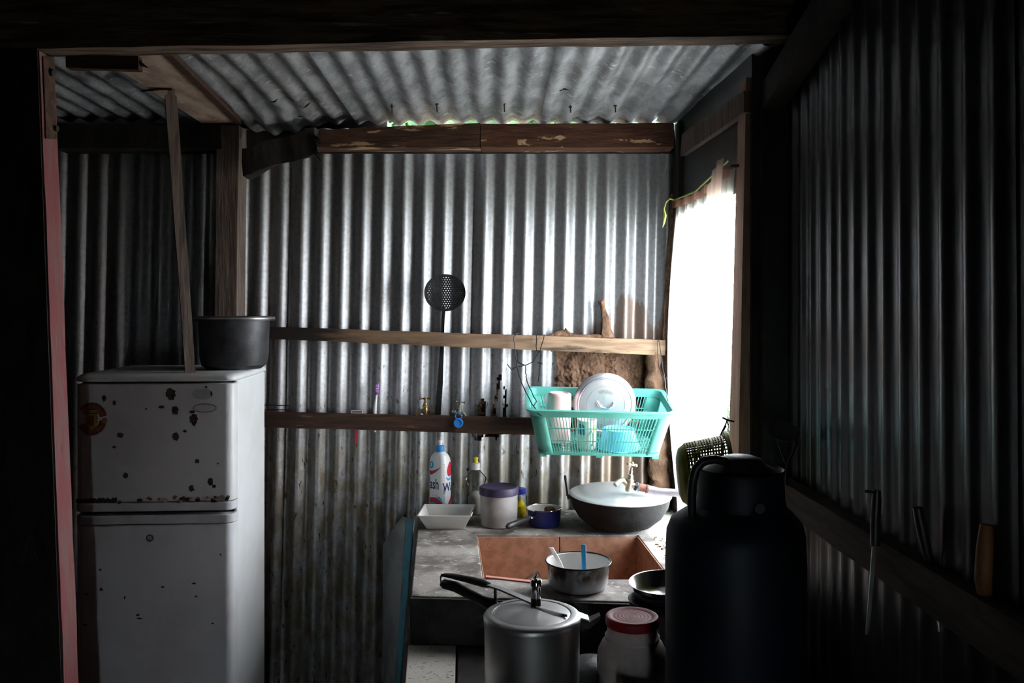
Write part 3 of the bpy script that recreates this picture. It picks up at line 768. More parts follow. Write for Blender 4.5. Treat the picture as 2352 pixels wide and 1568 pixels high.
# ------------------------------------------------------------------ things on the fridge
ZF = fz(858)
bx = W(538, 0, 2.84); 
bas = thing('cooking_pot', 'sooty wide cooking pot standing on top of the fridge', 'pot', (bx.x, 2.84, ZF + .001))
hgt = HC - (729 - HY) / FPX * 2.84 - ZF
MB().lathe([(0, 0), (.085, 0), (.102, .012), (.108, .04), (.112, hgt - .008), (.122, hgt - .004), (.129, hgt - .010), (.128, hgt + .002), (.118, hgt + .004), (.110, hgt - .004), (.105, .05), (.08, .012), (0, .010)], 48).build('body', M['alu_dark'], bas)
mbr = MB().tube([(.123 * math.cos(t), .123 * math.sin(t), hgt - .003) for t in [2 * PI * k / 48 for k in range(48)]], .0065, 8, closed=True)
mbr.build('rolled_rim', M['alu_cook'], bas)
s0, s1 = W(437, 0, 2.66), W(392, 0, 2.66)
zt = HC + (712 - 222) / FPX * 2.66
st = thing('wooden_prop', 'leaning wooden batten wedged between fridge top and roof', 'batten', (s0.x, 2.66, ZF + .001))
def qs(x, z, w=.0145, a=.42):
    c, s = math.cos(a), math.sin(a)
    return [(x + c * dx * w - s * dy * w, c * dy * w + s * dx * w, z) for dx, dy in ((-1, -1), (1, -1), (1, 1), (-1, 1))]
beam_mb(qs(0, 0), qs(s1.x - s0.x, zt - ZF, .0165), 14, .0008, 31).build('shaft', M['wood_grey'], st)
beam_mb(qs(s1.x - s0.x + .002, zt - ZF - .001, .010), qs(s1.x - s0.x + .001, zt - ZF + .021, .009), 2, .0005, 32).build('tenon', M['wood_grey'], st)
MB().tube([(s1.x - s0.x + .01, -.015, zt - ZF + .017), (s1.x - s0.x - .03, -.012, zt - ZF + .019), (s1.x - s0.x - .085, -.01, zt - ZF + .014)], .003, 6).build('peg', M['rust'], st)

# ------------------------------------------------------------------ hung on the wall rails
def skimmer():
    c = W(1022, 672, 3.17)
    t = thing('skimmer_spoon', 'round perforated black skimmer hanging with its handle behind the upper rail', 'skimmer', c)
    R = .075; cell = .0088; mb = MB(); n = 8
    k = int(R / cell) + 1
    def dish(x, z): return .014 * (1 - (x * x + z * z) / (R * R)) 
    for i in range(-k, k + 1):
        for j in range(-k, k + 1):
            cx, cz = (i + .5 * (j % 2)) * cell, j * cell
            if math.hypot(cx, cz) > R - .0075: continue
            vs, fs = [], []
            for q in range(8):
                a = 2 * PI * q / 8
                m = max(abs(math.cos(a)), abs(math.sin(a)))
                ox, oz = cell * .52 * math.cos(a) / m, cell * .52 * math.sin(a) / m
                hx, hz = cell * .20 * math.cos(a), cell * .20 * math.sin(a)
                vs.append((cx + ox, dish(cx + ox, cz + oz), cz + oz)); vs.append((cx + hx, dish(cx + hx, cz + hz), cz + hz))
            fs = [(2 * q, 2 * ((q + 1) % 8), 2 * ((q + 1) % 8) + 1, 2 * q + 1) for q in range(8)]
            mb.add(vs, fs)
    rim = [(.062, .0), (.070, .0), (.075, .0), (.0765, .0)]
    vs, fs = [], []
    for r in (.0635, .070, .0755):
        for q in range(48):
            a = 2 * PI * q / 48
            vs.append((r * math.cos(a), dish(r * math.cos(a), r * math.sin(a)) - .0006, r * .93 * math.sin(a) if False else r * math.sin(a)))
    for i in range(2):
        for q in range(48): fs.append((i * 48 + q, i * 48 + (q + 1) % 48, (i + 1) * 48 + (q + 1) % 48, (i + 1) * 48 + q))
    mb.add(vs, fs)
    h = mb.build('perforated_bowl', M['soot'], t); h.scale = (1, 1, .90); h.rotation_euler = (0, 0, .12)
    P = [W(1020, 706, 3.176), W(1018, 730, 3.20), W(1017, 748, 3.232), W(1015, 800, 3.233), W(1011, 880, 3.233), W(1005, 957, 3.233)]
    rings = []
    for i, p in enumerate(P):
        w = (.006, .006, .006, .0075, .010, .0115)[i]; p = p - c
        rings.append([(p.x - w, p.y - .0015, p.z), (p.x + w, p.y - .0015, p.z), (p.x + w, p.y + .0015, p.z), (p.x - w, p.y + .0015, p.z)])
    MB().loft(rings).build('handle', M['soot'], t)
skimmer()
def toothbrush():
    o = W(862, 992, 3.231); t = thing('toothbrush', 'toothbrush with purple head tucked behind the lower rail', 'toothbrush', o)
    L = lambda px, py, d=0: W(px, py, 3.231 + d) - o
    MB().tube([L(861, 992), L(861, 960), L(861, 942), L(862, 930), L(864, 915), L(865, 904)], [.005, .0055, .0072, .0062, .004, .0035], 10).build('handle', M['white_plastic'], t)
    MB().tube([L(865, 906), L(866, 898), L(867, 886), L(867, 880)], [.004, .0075, .008, .005], 10).build('head', M['purple'], t)
    mb = MB()
    for i in range(2):
        for j in range(5):
            p = L(864.5 + i * 4, 884 + j * 3.8, -.006)
            mb.tube([p, p + Vector((0, -.010, 0))], .0015, 5)
    mb.build('bristles', M['white_plastic'], t)
toothbrush()
def razor():
    o = W(818, 1018, 3.229); t = thing('razor', 'disposable razor with red handle hooked over the lower rail', 'razor', o)
    L = lambda px, py, d=0: W(px, py, 3.229 + d) - o
    MB().tube([L(817, 1017), L(817.5, 990), L(818, 965), L(818.5, 949)], [.0042, .0048, .0042, .003], 8).build('handle', M['red_plastic'], t)
    a, b = L(806, 949, -.012), L(832, 942.5, -.012)
    mb = MB()
    w = .0016
    for (x0, x1, z0, z1) in ((a.x, b.x, a.z, a.z + w), (a.x, b.x, b.z - w, b.z), (a.x, a.x + w, a.z, b.z), (b.x - w, b.x, a.z, b.z)):
        mb.box(x0, x1, a.y, a.y + .010, z0, z1)
    mb.build('head_frame', M['white_plastic'], t, smooth=False)
    MB().box(a.x + w, b.x - w, a.y + .003, a.y + .006, a.z + w, b.z - w).build('blade', M['steel'], t, smooth=False)
razor()
def tap(name, label, loc, rot, m, s=1.0, flip=1, parts=True):
    t = thing(name, label, 'tap', loc, rot); t.scale = (s, s, s)
    f = flip
    MB().lathe([(0, -.010), (.008, -.010), (.011, -.004), (.011, .010), (.0085, .014), (.0085, .016), (.0105, .017), (.0105, .024), (.008, .026), (.007, .034), (.0045, .036), (.0045, .048), (0, .048)], 20).build('valve_body', m, t)
    MB().tube([(0, 0, 0), (f * .014, 0, .002), (f * .022, 0, 0), (f * .029, 0, -.008), (f * .032, 0, -.017)], [.008, .008, .0078, .0072, .007], 12).build('spout', m, t)
    MB().tube([(0, 0, 0), (-f * .018, 0, 0)], .0085, 12).tube([(-f * .016, 0, 0), (-f * .021, 0, 0)], .0115, 6).tube([(-f * .021, 0, 0), (-f * .032, 0, 0)], .0082, 12).build('inlet', m, t)
    mb = MB().tube([(-.017, 0, .049), (.017, 0, .049)], .0032, 8)
    for sx in (-1, 1):
        mb.tube([(sx * .015, 0, .049), (sx * .0175, 0, .049), (sx * .021, 0, .049), (sx * .023, 0, .049)], [.003, .0052, .0052, .002], 10)
    mb.tube([(0, 0, .044), (0, 0, .0535)], [.006, .005], 10)
    mb.build('cross_handle', m, t)
    return t
tap('brass_tap', 'brown brass tap resting upright on the lower rail', W(977, 945, 3.208), (0, 0, 0), M['brass'], .98, -1)
tap('brass_tap', 'greenish corroded tap on the lower rail above the blue cap', W(1054, 948, 3.208), (0, math.radians(8), 0), M['brass_green'], .82, 1)
def bottle_cap():
    o = W(1053, 971, 3.176); t = thing('bottle_cap', 'bright blue bottle cap hanging by its ring from the lower rail', 'cap', o)
    mb = MB(); mb.m = Matrix.Rotation(PI / 2, 4, 'X')
    mb.lathe([(0, -.006), (.0165, -.006), (.0175, -.004), (.0175, .005), (.016, .007), (.012, .007), (.0115, .005), (0, .005)], 28).build('cap', M['blue_cap'], t)
    MB().tube([(.0115 * math.cos(a), .002, .0245 + .0115 * math.sin(a)) for a in [2 * PI * k / 24 for k in range(24)]], .0019, 6, closed=True).build('ring', M['blue_cap'], t)
bottle_cap()
P = []
for k in range(15):
    a = PI / 2 - PI * k / 14
    P.append((660 + 8 * math.cos(a), 936 - 5 * math.sin(a)))
tag(MB().tube([W(606, 930, 3.17)] + [W(x, y, 3.175) for x, y in P] + [W(608, 941, 3.18)], .0018, 6).build('wire_loop', M['iron_black']), 'long black wire loop lying above the lower rail beside the fridge', 'wire')

# ------------------------------------------------------------------ dish basket
RIM = .165
bk_rot = Matrix.Rotation(math.radians(1.2), 4, 'Y') @ Matrix.Rotation(math.radians(10), 4, 'X')
rimc = Vector((.299, 3.02, 1.141))
bk0 = rimc - (bk_rot @ Vector((0, 0, RIM)))
bk = thing('dish_basket', 'teal plastic dish rack basket hanging by wires from the upper rail', 'basket', bk0, bk_rot.to_euler())
def hw(z): return lerp(.203, .240, z / RIM)
def hdp(z): return lerp(.112, .143, z / RIM)
def loop(z, grow=0, r=.032, n=6):
    a, b = hw(z) + grow, hdp(z) + grow; P = []
    for cx, cy, a0 in ((a - r, -b + r, -PI / 2), (a - r, b - r, 0), (-a + r, b - r, PI / 2), (-a + r, -b + r, PI)):
        for k in range(n + 1):
            t = a0 + .5 * PI * k / n
            P.append((cx + r * math.cos(t), cy + r * math.sin(t), z))
    return P
rimm = MB()
rings = [loop(RIM - .026, .001), loop(RIM - .004, .002), loop(RIM - .006, .012), loop(RIM, .013), loop(RIM + .002, .002), loop(RIM, -.003), loop(RIM - .026, -.002), loop(RIM - .026, .001)]
rimm.loft(rings, cap=False).build('rim', M['teal'], bk)
MB().loft([loop(.0, .002), loop(.010, .003), loop(.010, -.002), loop(.0, -.003), loop(.0, .002)], cap=False).build('base_band', M['teal'], bk)
cmb = MB()
nC = 7
for c in range(4):
    def cor(u, v, c=c):
        z = lerp(.006, RIM - .024, v)
        L_ = loop(z, .0)[c * nC:(c + 1) * nC]
        ext = .016
        pts = [Vector(p) for p in L_]
        d0 = (pts[0] - pts[1]).normalized(); d1_ = (pts[-1] - pts[-2]).normalized()
        pts = [pts[0] + d0 * ext] + pts + [pts[-1] + d1_ * ext]
        f = u * (len(pts) - 1); i = min(int(f), len(pts) - 2)
        return tuple(pts[i].lerp(pts[i + 1], f - i))
    cmb2 = MB().grid(cor, 8, 4)
    cmb2.build('corner_panel', M['teal'], bk, solid=.003)
def slatbox(mb, p0, p1, t, w):
    """thin bar from p0 to p1, half width vector w, half thickness vector t"""
    p0, p1, t, w = map(Vector, (p0, p1, t, w))
    mb.hexa([p0 - t - w, p0 + w - t, p0 + w + t, p0 - w + t, p1 - t - w, p1 + w - t, p1 + w + t, p1 - w + t])
for side in (-1, 1):
    mb = MB(); n = 38
    for i in range(n):
        u = lerp(-1, 1, i / (n - 1))
        slatbox(mb, (u * (hw(.004) - .046), side * hdp(.004), .004), (u * (hw(RIM) - .046), side * hdp(RIM - .024), RIM - .022), (0, .0011, 0), (.0013, 0, 0))
    for z in (.052, .098):
        slatbox(mb, (-hw(z) + .03, side * (hdp(z) - .002), z), (hw(z) - .03, side * (hdp(z) - .002), z), (0, .0011, 0), (0, 0, .0016))
    tag(mb.build('side_slats', M['teal'], bk, smooth=False), kind='stuff')
    mb = MB(); n = 20
    for i in range(n):
        u = lerp(-1, 1, i / (n - 1))
        slatbox(mb, (side * hw(.004), u * (hdp(.004) - .046), .004), (side * hw(RIM - .024), u * (hdp(RIM) - .046), RIM - .022), (.0011, 0, 0), (0, .0013, 0))
    for z in (.052, .098):
        slatbox(mb, (side * (hw(z) - .002), -hdp(z) + .03, z), (side * (hw(z) - .002), hdp(z) - .03, z), (.0011, 0, 0), (0, 0, .0016))
    tag(mb.build('end_slats', M['teal'], bk, smooth=False), kind='stuff')
mb = MB()
for i in range(44):
    x = lerp(-.195, .195, i / 43); slatbox(mb, (x, -.108, .003), (x, .108, .003), (0, 0, .0012), (.0016, 0, 0))
for i in range(14):
    y = lerp(-.105, .105, i / 13); slatbox(mb, (-.198, y, .0045), (.198, y, .0045), (0, 0, .0012), (0, .0012, 0))
tag(mb.build('floor_grid', M['teal'], bk, smooth=False), kind='stuff')
for x in (-.19, 0, .19):
    for y in (-.10, .10):
        MB().box(x - .011, x + .011, y - .008, y + .008, -.009, .002).build('foot', M['teal'], bk, smooth=False)
def inb(x, y, z): return bk0 + (bk_rot @ Vector((x, y, z)))
FZ = .0063
# pink beaker, upside down
t = thing('beaker', 'pale pink plastic beaker upside down in the basket corner', 'cup', inb(-.138, .010, FZ), (bk_rot @ Matrix.Rotation(math.radians(-7), 4, 'X') @ Matrix.Rotation(math.radians(2), 4, 'Y')).to_euler())
H = .172
MB().lathe([(.045, 0), (.047, .003), (.046, .010), (.041, H - .012), (.040, H - .004), (.037, H), (.032, H + .001), (.029, H - .003), (0, H - .003)], 36).build('body', M['pink_plastic'], t)
MB().tube([(.0395 * math.cos(a), .0395 * math.sin(a), H - .010) for a in [2 * PI * k / 36 for k in range(36)]], .0016, 6, closed=True).build('base_ring', M['pink_plastic'], t)
# aluminium pot lid standing on edge
LR = .112
lidm = bk_rot @ Matrix.Rotation(math.radians(86), 4, 'X') @ Matrix.Rotation(math.radians(3), 4, 'Y')
lidc = inb(.033, .075, FZ + LR + .006)
t = thing('pot_lid', 'round aluminium pot lid with loop handle standing in the basket', 'lid', lidc, lidm.to_euler())
MB().lathe([(LR, -.016), (LR + .001, -.010), (LR - .003, -.004), (.100, -.001), (.099, .003), (.096, .005), (.093, .003), (.092, .0045), (.070, .0075), (.0695, .0062), (.0675, .0062), (.067, .0076), (.03, .010), (0, .0105)], 64).build('disc', M['alu_lid'], t)
MB().lathe([(LR, -.016), (LR - .002, -.016), (LR - .004, -.008), (.09, .001), (0, .006)], 64).build('underside', M['alu_cook'], t)
MB().tube([(-.029, .010, .009), (-.028, .006, .016), (-.022, -.003, .021), (-.010, -.008, .022), (.010, -.008, .022), (.022, -.003, .021), (.028, .006, .016), (.029, .010, .009)], .0038, 10).build('handle', M['alu_bright'], t)
for sx in (-1, 1): MB().lathe([(0, .0135), (.005, .0125), (.006, .009)], 12).build('rivet', M['alu'], t).location = (sx * .029, .011, 0)
mb = MB()
word = 'MAJUTY'
for i, ch in enumerate(word):
    a = math.radians(106 - 56 * i / 5); r = .037
    ex = Vector((math.sin(a), -math.cos(a), 0)); ey = Vector((math.cos(a), math.sin(a), 0)); o = ey * r + Vector((-.004, .008, .0100))
    for dz in (0, .0007): text_mb(ch, .0150, mb, lambda x, y, z: tuple(o + ex * x + ey * y + Vector((0, 0, dz))), bold=.0003)
text_mb('5', .017, mb, lambda x, y, z: (x - .006, y + .024, .0112))
mb.build('stamped_letters', M['alu_cook'], t, smooth=False)
# mug
t = thing('mug', 'white mug with blue print behind the basket bars', 'mug', inb(-.040, -.052, FZ), bk_rot.to_euler())
MB().lathe([(0, .002), (.028, .002), (.030, 0), (.033, .004), (.034, .02), (.034, .10), (.035, .104), (.0335, .105), (.0315, .10), (.031, .012), (0, .008)], 36).build('body', M['mug'], t)
MB().tube([(.015, -.031, .022), (.018, -.048, .026), (.019, -.054, .045), (.018, -.05, .066), (.015, -.031, .072)], .0045, 10).build('handle', M['mug'], t)
def mugp(a0, a1, z0, z1):
    return MB().grid(lambda u, v: (.0344 * math.cos(lerp(a0, a1, u)), .0344 * math.sin(lerp(a0, a1, u)), lerp(z0, z1, v) + .008 * math.sin(u * 3) * v), 10, 4)
mugp(-2.75, -1.85, .055, .085).build('print', M['mug_print'], t)
mugp(-1.0, -.6, .06, .084).build('print', M['cord_green'], t)
# blue bowl upside down
t = thing('bowl', 'sky blue plastic bowl upside down in the basket', 'bowl', inb(.072, -.042, FZ), (bk_rot @ Matrix.Rotation(math.radians(-4), 4, 'X')).to_euler())
MB().lathe([(.076, 0), (.077, .003), (.074, .004), (.062, .032), (.0545, .056), (.053, .064), (.049, .068), (.046, .068), (.044, .065), (0, .065)], 44).build('body', M['blue_plastic'], t)
MB().tube([(.0515 * math.cos(a), .0515 * math.sin(a), .0655) for a in [2 * PI * k / 44 for k in range(44)]], .0022, 6, closed=True).build('foot_ring', M['blue_plastic'], t)
# wires holding the basket
def crook(pts, r=.0011):
    return MB().tube([W(*p) for p in pts], r, 5)
wt = thing('hanging_wire', 'tangled dark wires tying the basket rim to the rail', 'wire', W(1190, 765, 3.185))
def wire_part(pts, m='iron_black', r=.0018, par=None, org=None):
    P = [W(*p) for p in pts]; q = []
    for i in range(len(P) - 1):
        for k in range(5):
            p = P[i].lerp(P[i + 1], k / 5); q.append(p + Vector(noise.noise_vector(p * 45)) * .0025 if 0 < i + k else p)
    q.append(P[-1])
    o = (org if org is not None else wt.location)
    MB().tube([p - o for p in q], r, 5).build('strand', M[m], par or wt)
wire_part([(1194, 764, 3.19), (1186, 766, 3.18), (1180, 774, 3.178), (1183, 810, 3.175), (1188, 845, 3.15), (1198, 880, 3.02), (1215, 915, 2.92), (1228, 936, 2.885), (1236, 950, 2.875), (1244, 955, 2.875)])
wire_part([(1187, 802, 3.20), (1189, 830, 3.17), (1200, 836, 3.15), (1208, 838, 3.14), (1207, 855, 3.1), (1212, 880, 3.0), (1224, 905, 2.92), (1232, 922, 2.89), (1226, 932, 2.88)])
wire_part([(1233, 766, 3.19), (1232, 776, 3.18), (1232, 805, 3.178), (1240, 806, 3.175), (1225, 830, 3.175), (1210, 838, 3.17), (1190, 842, 3.17), (1175, 848, 3.17), (1165, 836, 3.17)])
wire_part([(1250, 768, 3.19), (1248, 780, 3.178), (1240, 806, 3.175), (1241, 830, 3.172), (1239, 850, 3.17), (1237, 876, 3.165)])
wire_part([(1234, 832, 3.17), (1243, 834, 3.17), (1240, 828, 3.165), (1246, 836, 3.165)])
wr_ = thing('hanging_wire', 'pale wire tying the basket to the rail end by the curtain', 'wire', W(1512, 782, 3.18))
wire_part([(1511, 779, 3.19), (1515, 786, 3.178), (1519, 820, 3.16), (1523, 850, 3.13), (1526, 870, 3.10), (1530, 895, 3.02), (1534, 920, 2.95)], 'wire', .0017, wr_, wr_.location)
wire_part([(1510, 782, 3.18), (1512, 840, 3.16), (1522, 872, 3.11), (1530, 866, 3.10), (1527, 880, 3.09)], 'iron_black', .0012, wr_, wr_.location)

# ------------------------------------------------------------------ sink counter
ZC = .709; ZL = .586
sc = thing('sink_counter', 'worn concrete counter with a brown tiled sink under the window', 'counter', (0, 2.3, 0))
so = Vector((0, 2.3, 0))
def slab(c4, z0, z1, name, m, par=sc, o=so, **k):
    pts = [(x - o.x, y - o.y, z0 - o.z) for x, y in c4] + [(x - o.x, y - o.y, z1 - o.z) for x, y in c4]
    return MB().hexa(pts).build(name, M[m], par, smooth=False, **k)
S_bl, S_br, S_fl, S_fr = (-.116, 2.873), (.415, 2.873), (-.080, 2.40), (.440, 2.40)
C_bl, C_br, C_fl, C_fr = (-.343, 3.235), (.598, 3.235), (-.262, 2.262), (.60, 2.19)
slab([C_fl, S_fl, S_bl, C_bl], ZC - .045, ZC, 'top_slab', 'concrete', bevel=.003)
slab([S_bl, S_br, C_br, C_bl], ZC - .045, ZC, 'top_slab', 'concrete', bevel=.002)
slab([S_fr, C_fr, C_br, S_br], ZC - .045, ZC, 'top_slab', 'concrete', bevel=.002)
slab([C_fl, C_fr, S_fr, S_fl], ZC - .045, ZC, 'top_slab', 'concrete', bevel=.004)
slab([(-.263, 2.252), (.60, 2.180), (.60, 2.1885), (-.263, 2.2605)], ZL + .002, ZC - .004, 'front_shade', 'concrete_dark')  # dark sheet hiding the slab's front edge, shade put into its colour
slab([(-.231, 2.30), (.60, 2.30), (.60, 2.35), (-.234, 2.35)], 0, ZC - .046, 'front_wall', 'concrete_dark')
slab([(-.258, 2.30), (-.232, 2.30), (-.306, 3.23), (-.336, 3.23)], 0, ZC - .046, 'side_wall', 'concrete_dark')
SD = ZC - .30
slab([(-.14, 2.36), (.46, 2.36), (.46, 2.92), (-.14, 2.92)], SD - .03, SD, 'sink_floor', 'tile_brown')
slab([(S_bl[0] + .003, 2.869), (.412, 2.869), (.412, 2.8728), (S_bl[0] + .003, 2.8728)], SD, ZC - .008, 'sink_grout', 'grout')
xs = (1285 - CX) / FPX * 2.87
slab([(S_bl[0] + .002, 2.864), (xs - .0015, 2.864), (xs - .0015, 2.8725), (S_bl[0] + .002, 2.8725)], SD + .002, ZC - .006, 'tile', 'tile_brown', bevel=.0012)
slab([(xs + .0015, 2.864), (S_br[0] - .002, 2.864), (S_br[0] - .002, 2.8725), (xs + .0015, 2.8725)], SD + .002, ZC - .006, 'tile', 'tile_brown', bevel=.0012)
slab([(S_fr[0] - .004, 2.404), (S_fr[0] - .0003, 2.404), (S_br[0] - .0003, 2.863), (S_br[0] - .004, 2.863)], SD + .002, ZC - .002, 'tile', 'tile_brown', bevel=.0012)
slab([(S_fl[0] + .0003, 2.404), (S_fl[0] + .004, 2.404), (S_bl[0] + .004, 2.863), (S_bl[0] + .0003, 2.863)], SD + .002, ZC - .002, 'tile', 'tile_brown', bevel=.0012)
slab([(S_fl[0] + .005, 2.4003), (S_fr[0] - .005, 2.4003), (S_fr[0] - .005, 2.404), (S_fl[0] + .005, 2.404)], SD + .002, ZC - .002, 'tile', 'tile_brown', bevel=.0012)
lg = thing('cooking_ledge', 'low sooty cooking ledge in front of the sink', 'ledge', (0, 1.9, 0))
lo = Vector((0, 1.9, 0))
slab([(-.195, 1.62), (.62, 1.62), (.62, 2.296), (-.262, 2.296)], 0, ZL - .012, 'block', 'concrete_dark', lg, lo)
slab([(-.228, 1.80), (-.120, 1.80), (-.145, 2.247), (-.268, 2.248)], ZL - .0118, ZL, 'tile', 'terrazzo', lg, lo, bevel=.002)
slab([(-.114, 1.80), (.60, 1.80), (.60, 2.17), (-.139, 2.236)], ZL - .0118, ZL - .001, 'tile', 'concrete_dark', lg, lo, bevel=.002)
# teal painted sheet standing against the counter end
ps = thing('tin_sheet', 'bent tin sheet with teal painted edge standing beside the counter', 'metal sheet', (-.36, 2.7, 0))
po_ = Vector((-.36, 2.7, 0))
def pfn(u, v):
    top = lerp(.60, .745, min(1, u * 1.5)); z = lerp(0, top, v)
    xb, yb = lerp(-.468, -.328, u), lerp(3.165, 2.93, u) - .035 * math.sin(PI * u)
    x = xb + .085 * (z - .745) * u
    return (x - po_.x, yb - po_.y, z)
MB().grid(pfn, 24, 24).build('panel', M['tin_dull'], ps, solid=.002)
def pfn2(u, v):
    a = Vector(pfn(lerp(.78, 1.0, u), v)); return tuple(a + Vector((-.001, -.004, .002)))
MB().grid(pfn2, 4, 24).build('painted_edge', M['sheet_teal'], ps, solid=.002)
# chips and rubble on the right-hand ledge
mb = MB(); rnd = random.Random(11)
for i in range(90):
    y = rnd.uniform(2.45, 2.85); x = rnd.uniform(max(.455, .45), .585); s = rnd.uniform(.003, .011)
    R = Matrix.Rotation(rnd.uniform(0, 6), 4, 'Z') @ Matrix.Rotation(rnd.uniform(-.4, .4), 4, 'X')
    mb.m = Matrix.Translation((x, y, ZC + s * .25)) @ R
    mb.hexa([(-s, -s * .5, -s * .25), (s, -s * .4, -s * .25), (s * .8, s * .5, -s * .25), (-s * .7, s * .6, -s * .25), (-s * .7, -s * .3, s * .2), (s * .6, -s * .3, s * .25), (s * .5, s * .3, s * .2), (-s * .5, s * .4, s * .25)])
tag(mb.build('rubble', M['debris'], smooth=False), 'dry chips and crumbs scattered beside the sink under the curtain', 'rubble', kind='stuff')

# ------------------------------------------------------------------ things on the counter
ZT = ZC + .0005
def soap():
    o = W(1011, 0, 3.14); o.z = ZT
    t = thing('detergent_bottle', 'white detergent bottle with blue cap and red swirl label', 'bottle', o, (0, 0, 0))
    A_, B_ = .0375, .0285
    def sq(th, k=1.0, rot=math.radians(-38)):
        c, s = math.cos(th), math.sin(th); e = .62
        x = A_ * k * math.copysign(abs(c) ** e, c); y = B_ * k * math.copysign(abs(s) ** e, s)
        return (x * math.cos(rot) - y * math.sin(rot), x * math.sin(rot) + y * math.cos(rot))
    prof = [(.9, 0), (1, .006), (1, .180), (.985, .196), (.92, .208), (.80, .218), (.62, .226), (.46, .230), (.40, .232)]
    rings = [[(*sq(2 * PI * k / 48, r), z) for k in range(48)] for r, z in prof]
    MB().loft(rings).build('body', M['soap_body'], t)
    MB().lathe([(.0150, .230), (.0152, .233), (.0148, .252), (.012, .254), (.006, .255)], 24, cap1=True).build('cap', M['soap_cap'], t)
    MB().lathe([(.006, .254), (.0065, .261), (.0078, .264), (.0082, .268), (.006, .272), (0, .273)], 16).build('nozzle', M['white_plastic'], t)
    # arc length table so print can be wrapped round the body; u = 0 faces the viewer, + to the right
    N_ = 720; pts = [Vector(sq(2 * PI * k / N_, 1.008)) for k in range(N_ + 1)]
    k0 = min(range(N_), key=lambda k: (pts[k].y, abs(pts[k].x)))
    cum = [0]
    for k in range(N_): cum.append(cum[-1] + (pts[k + 1] - pts[k]).length)
    per = cum[-1]
    def wrap(u, z, lift=0):
        s = (cum[k0] + u) % per
        lo, hi = 0, N_
        while hi - lo > 1:
            m_ = (lo + hi) // 2
            if cum[m_] <= s: lo = m_
            else: hi = m_
        p = pts[lo].lerp(pts[lo + 1], (s - cum[lo]) / max(1e-9, cum[lo + 1] - cum[lo]))
        p = p * (1 + lift)
        return (p.x, p.y, z)
    def patch(us, name, m, lift=.004):
        """us: list of (u, z0, z1) columns, linearly interpolated"""
        P = []
        for i in range(len(us) - 1):
            for k in range(4):
                f = k / 4; P.append(tuple(lerp(us[i][j], us[i + 1][j], f) for j in range(3)))
        P.append(us[-1]); vs = []; fs = []
        for u, z0, z1 in P: vs += [wrap(u, z0, lift), wrap(u, z1, lift)]
        for i in range(len(P) - 1): fs.append((2 * i, 2 * i + 2, 2 * i + 3, 2 * i + 1))
        MB().add(vs, fs).build(name, M[m], t)
    def ptext(txt, u, z, size, m, lift=.006, align='RIGHT', slant=0, bold=.0006, squeeze=1):
        text_mb(txt, size, None, lambda x, y, zz: wrap(u + x * squeeze, z + y + slant * x, lift), align, bold).build('print', M[m], t, smooth=False)
    # the corner of the bottle nearest the viewer is about u = 0 ; the left face runs to negative u
    ptext('Wash', -.012, .101, .052, 'print_navy', squeeze=.66, bold=.001)
    ptext('Wash', .081, .094, .042, 'print_navy', squeeze=.80, bold=.001)
    ptext('original', -.016, .075, .0095, 'print_pink', bold=.0002)
    patch([(-.060, .150, .166), (-.045, .152, .164), (-.028, .160, .170), (-.012, .174, .177), (-.005, .180, .1805)], 'swoosh', 'print_red')
    for k in range(9): patch([(-.050 + k * .005, .149 + k * .0024 + k * k * .00012, .1515 + k * .0024 + k * k * .00012), (-.0465 + k * .005, .1505 + k * .0024 + k * k * .00012, .153 + k * .0024 + k * k * .00012)], 'fine_print', 'print_navy')
    patch([(-.058, .176, .194), (-.050, .172, .199), (-.042, .175, .197), (-.038, .181, .190)], 'droplet', 'print_blue')
    patch([(-.052, .180, .193), (-.048, .179, .194), (-.045, .181, .192)], 'droplet_core', 'soap_body', .007)
    patch([(-.060, .036, .066), (-.045, .040, .070), (-.025, .040, .071), (-.012, .034, .066), (-.006, .034, .056), (-.003, .036, .046)], 'swirl', 'print_red')
    patch([(-.060, .020, .046), (-.045, .020, .054), (-.030, .020, .052), (-.020, .020, .040)], 'swirl', 'print_blue', .007)
    patch([(-.020, .068, .074), (-.010, .062, .076), (-.003, .054, .068), (.001, .044, .056)], 'swirl', 'print_blue')
    patch([(.020, .158, .168), (.024, .149, .180), (.030, .145, .192), (.036, .146, .198), (.046, .150, .190), (.052, .16, .17)], 'swirl', 'print_red')
    patch([(.016, .140, .145), (.024, .131, .139), (.034, .131, .138), (.044, .139, .144)], 'swirl', 'print_blue')
    patch([(.022, .03, .042), (.030, .034, .054), (.040, .042, .070), (.046, .06, .08)], 'swirl', 'print_red')
    for k in range(14): patch([(.005, .190 - k * .0058, .1925 - k * .0058), (.0105, .190 - k * .0058, .1925 - k * .0058)], 'fine_print', 'print_pink')
    for k in range(7): patch([(.0050 + k * .0009, .084, .104), (.0054 + k * .0009, .084, .104)], 'barcode', 'print_navy')
    for k in range(9): patch([(.004, .046 + k * .0034, .0475 + k * .0034), (.0115, .046 + k * .0034, .0475 + k * .0034)], 'fine_print', 'print_grey')
soap()
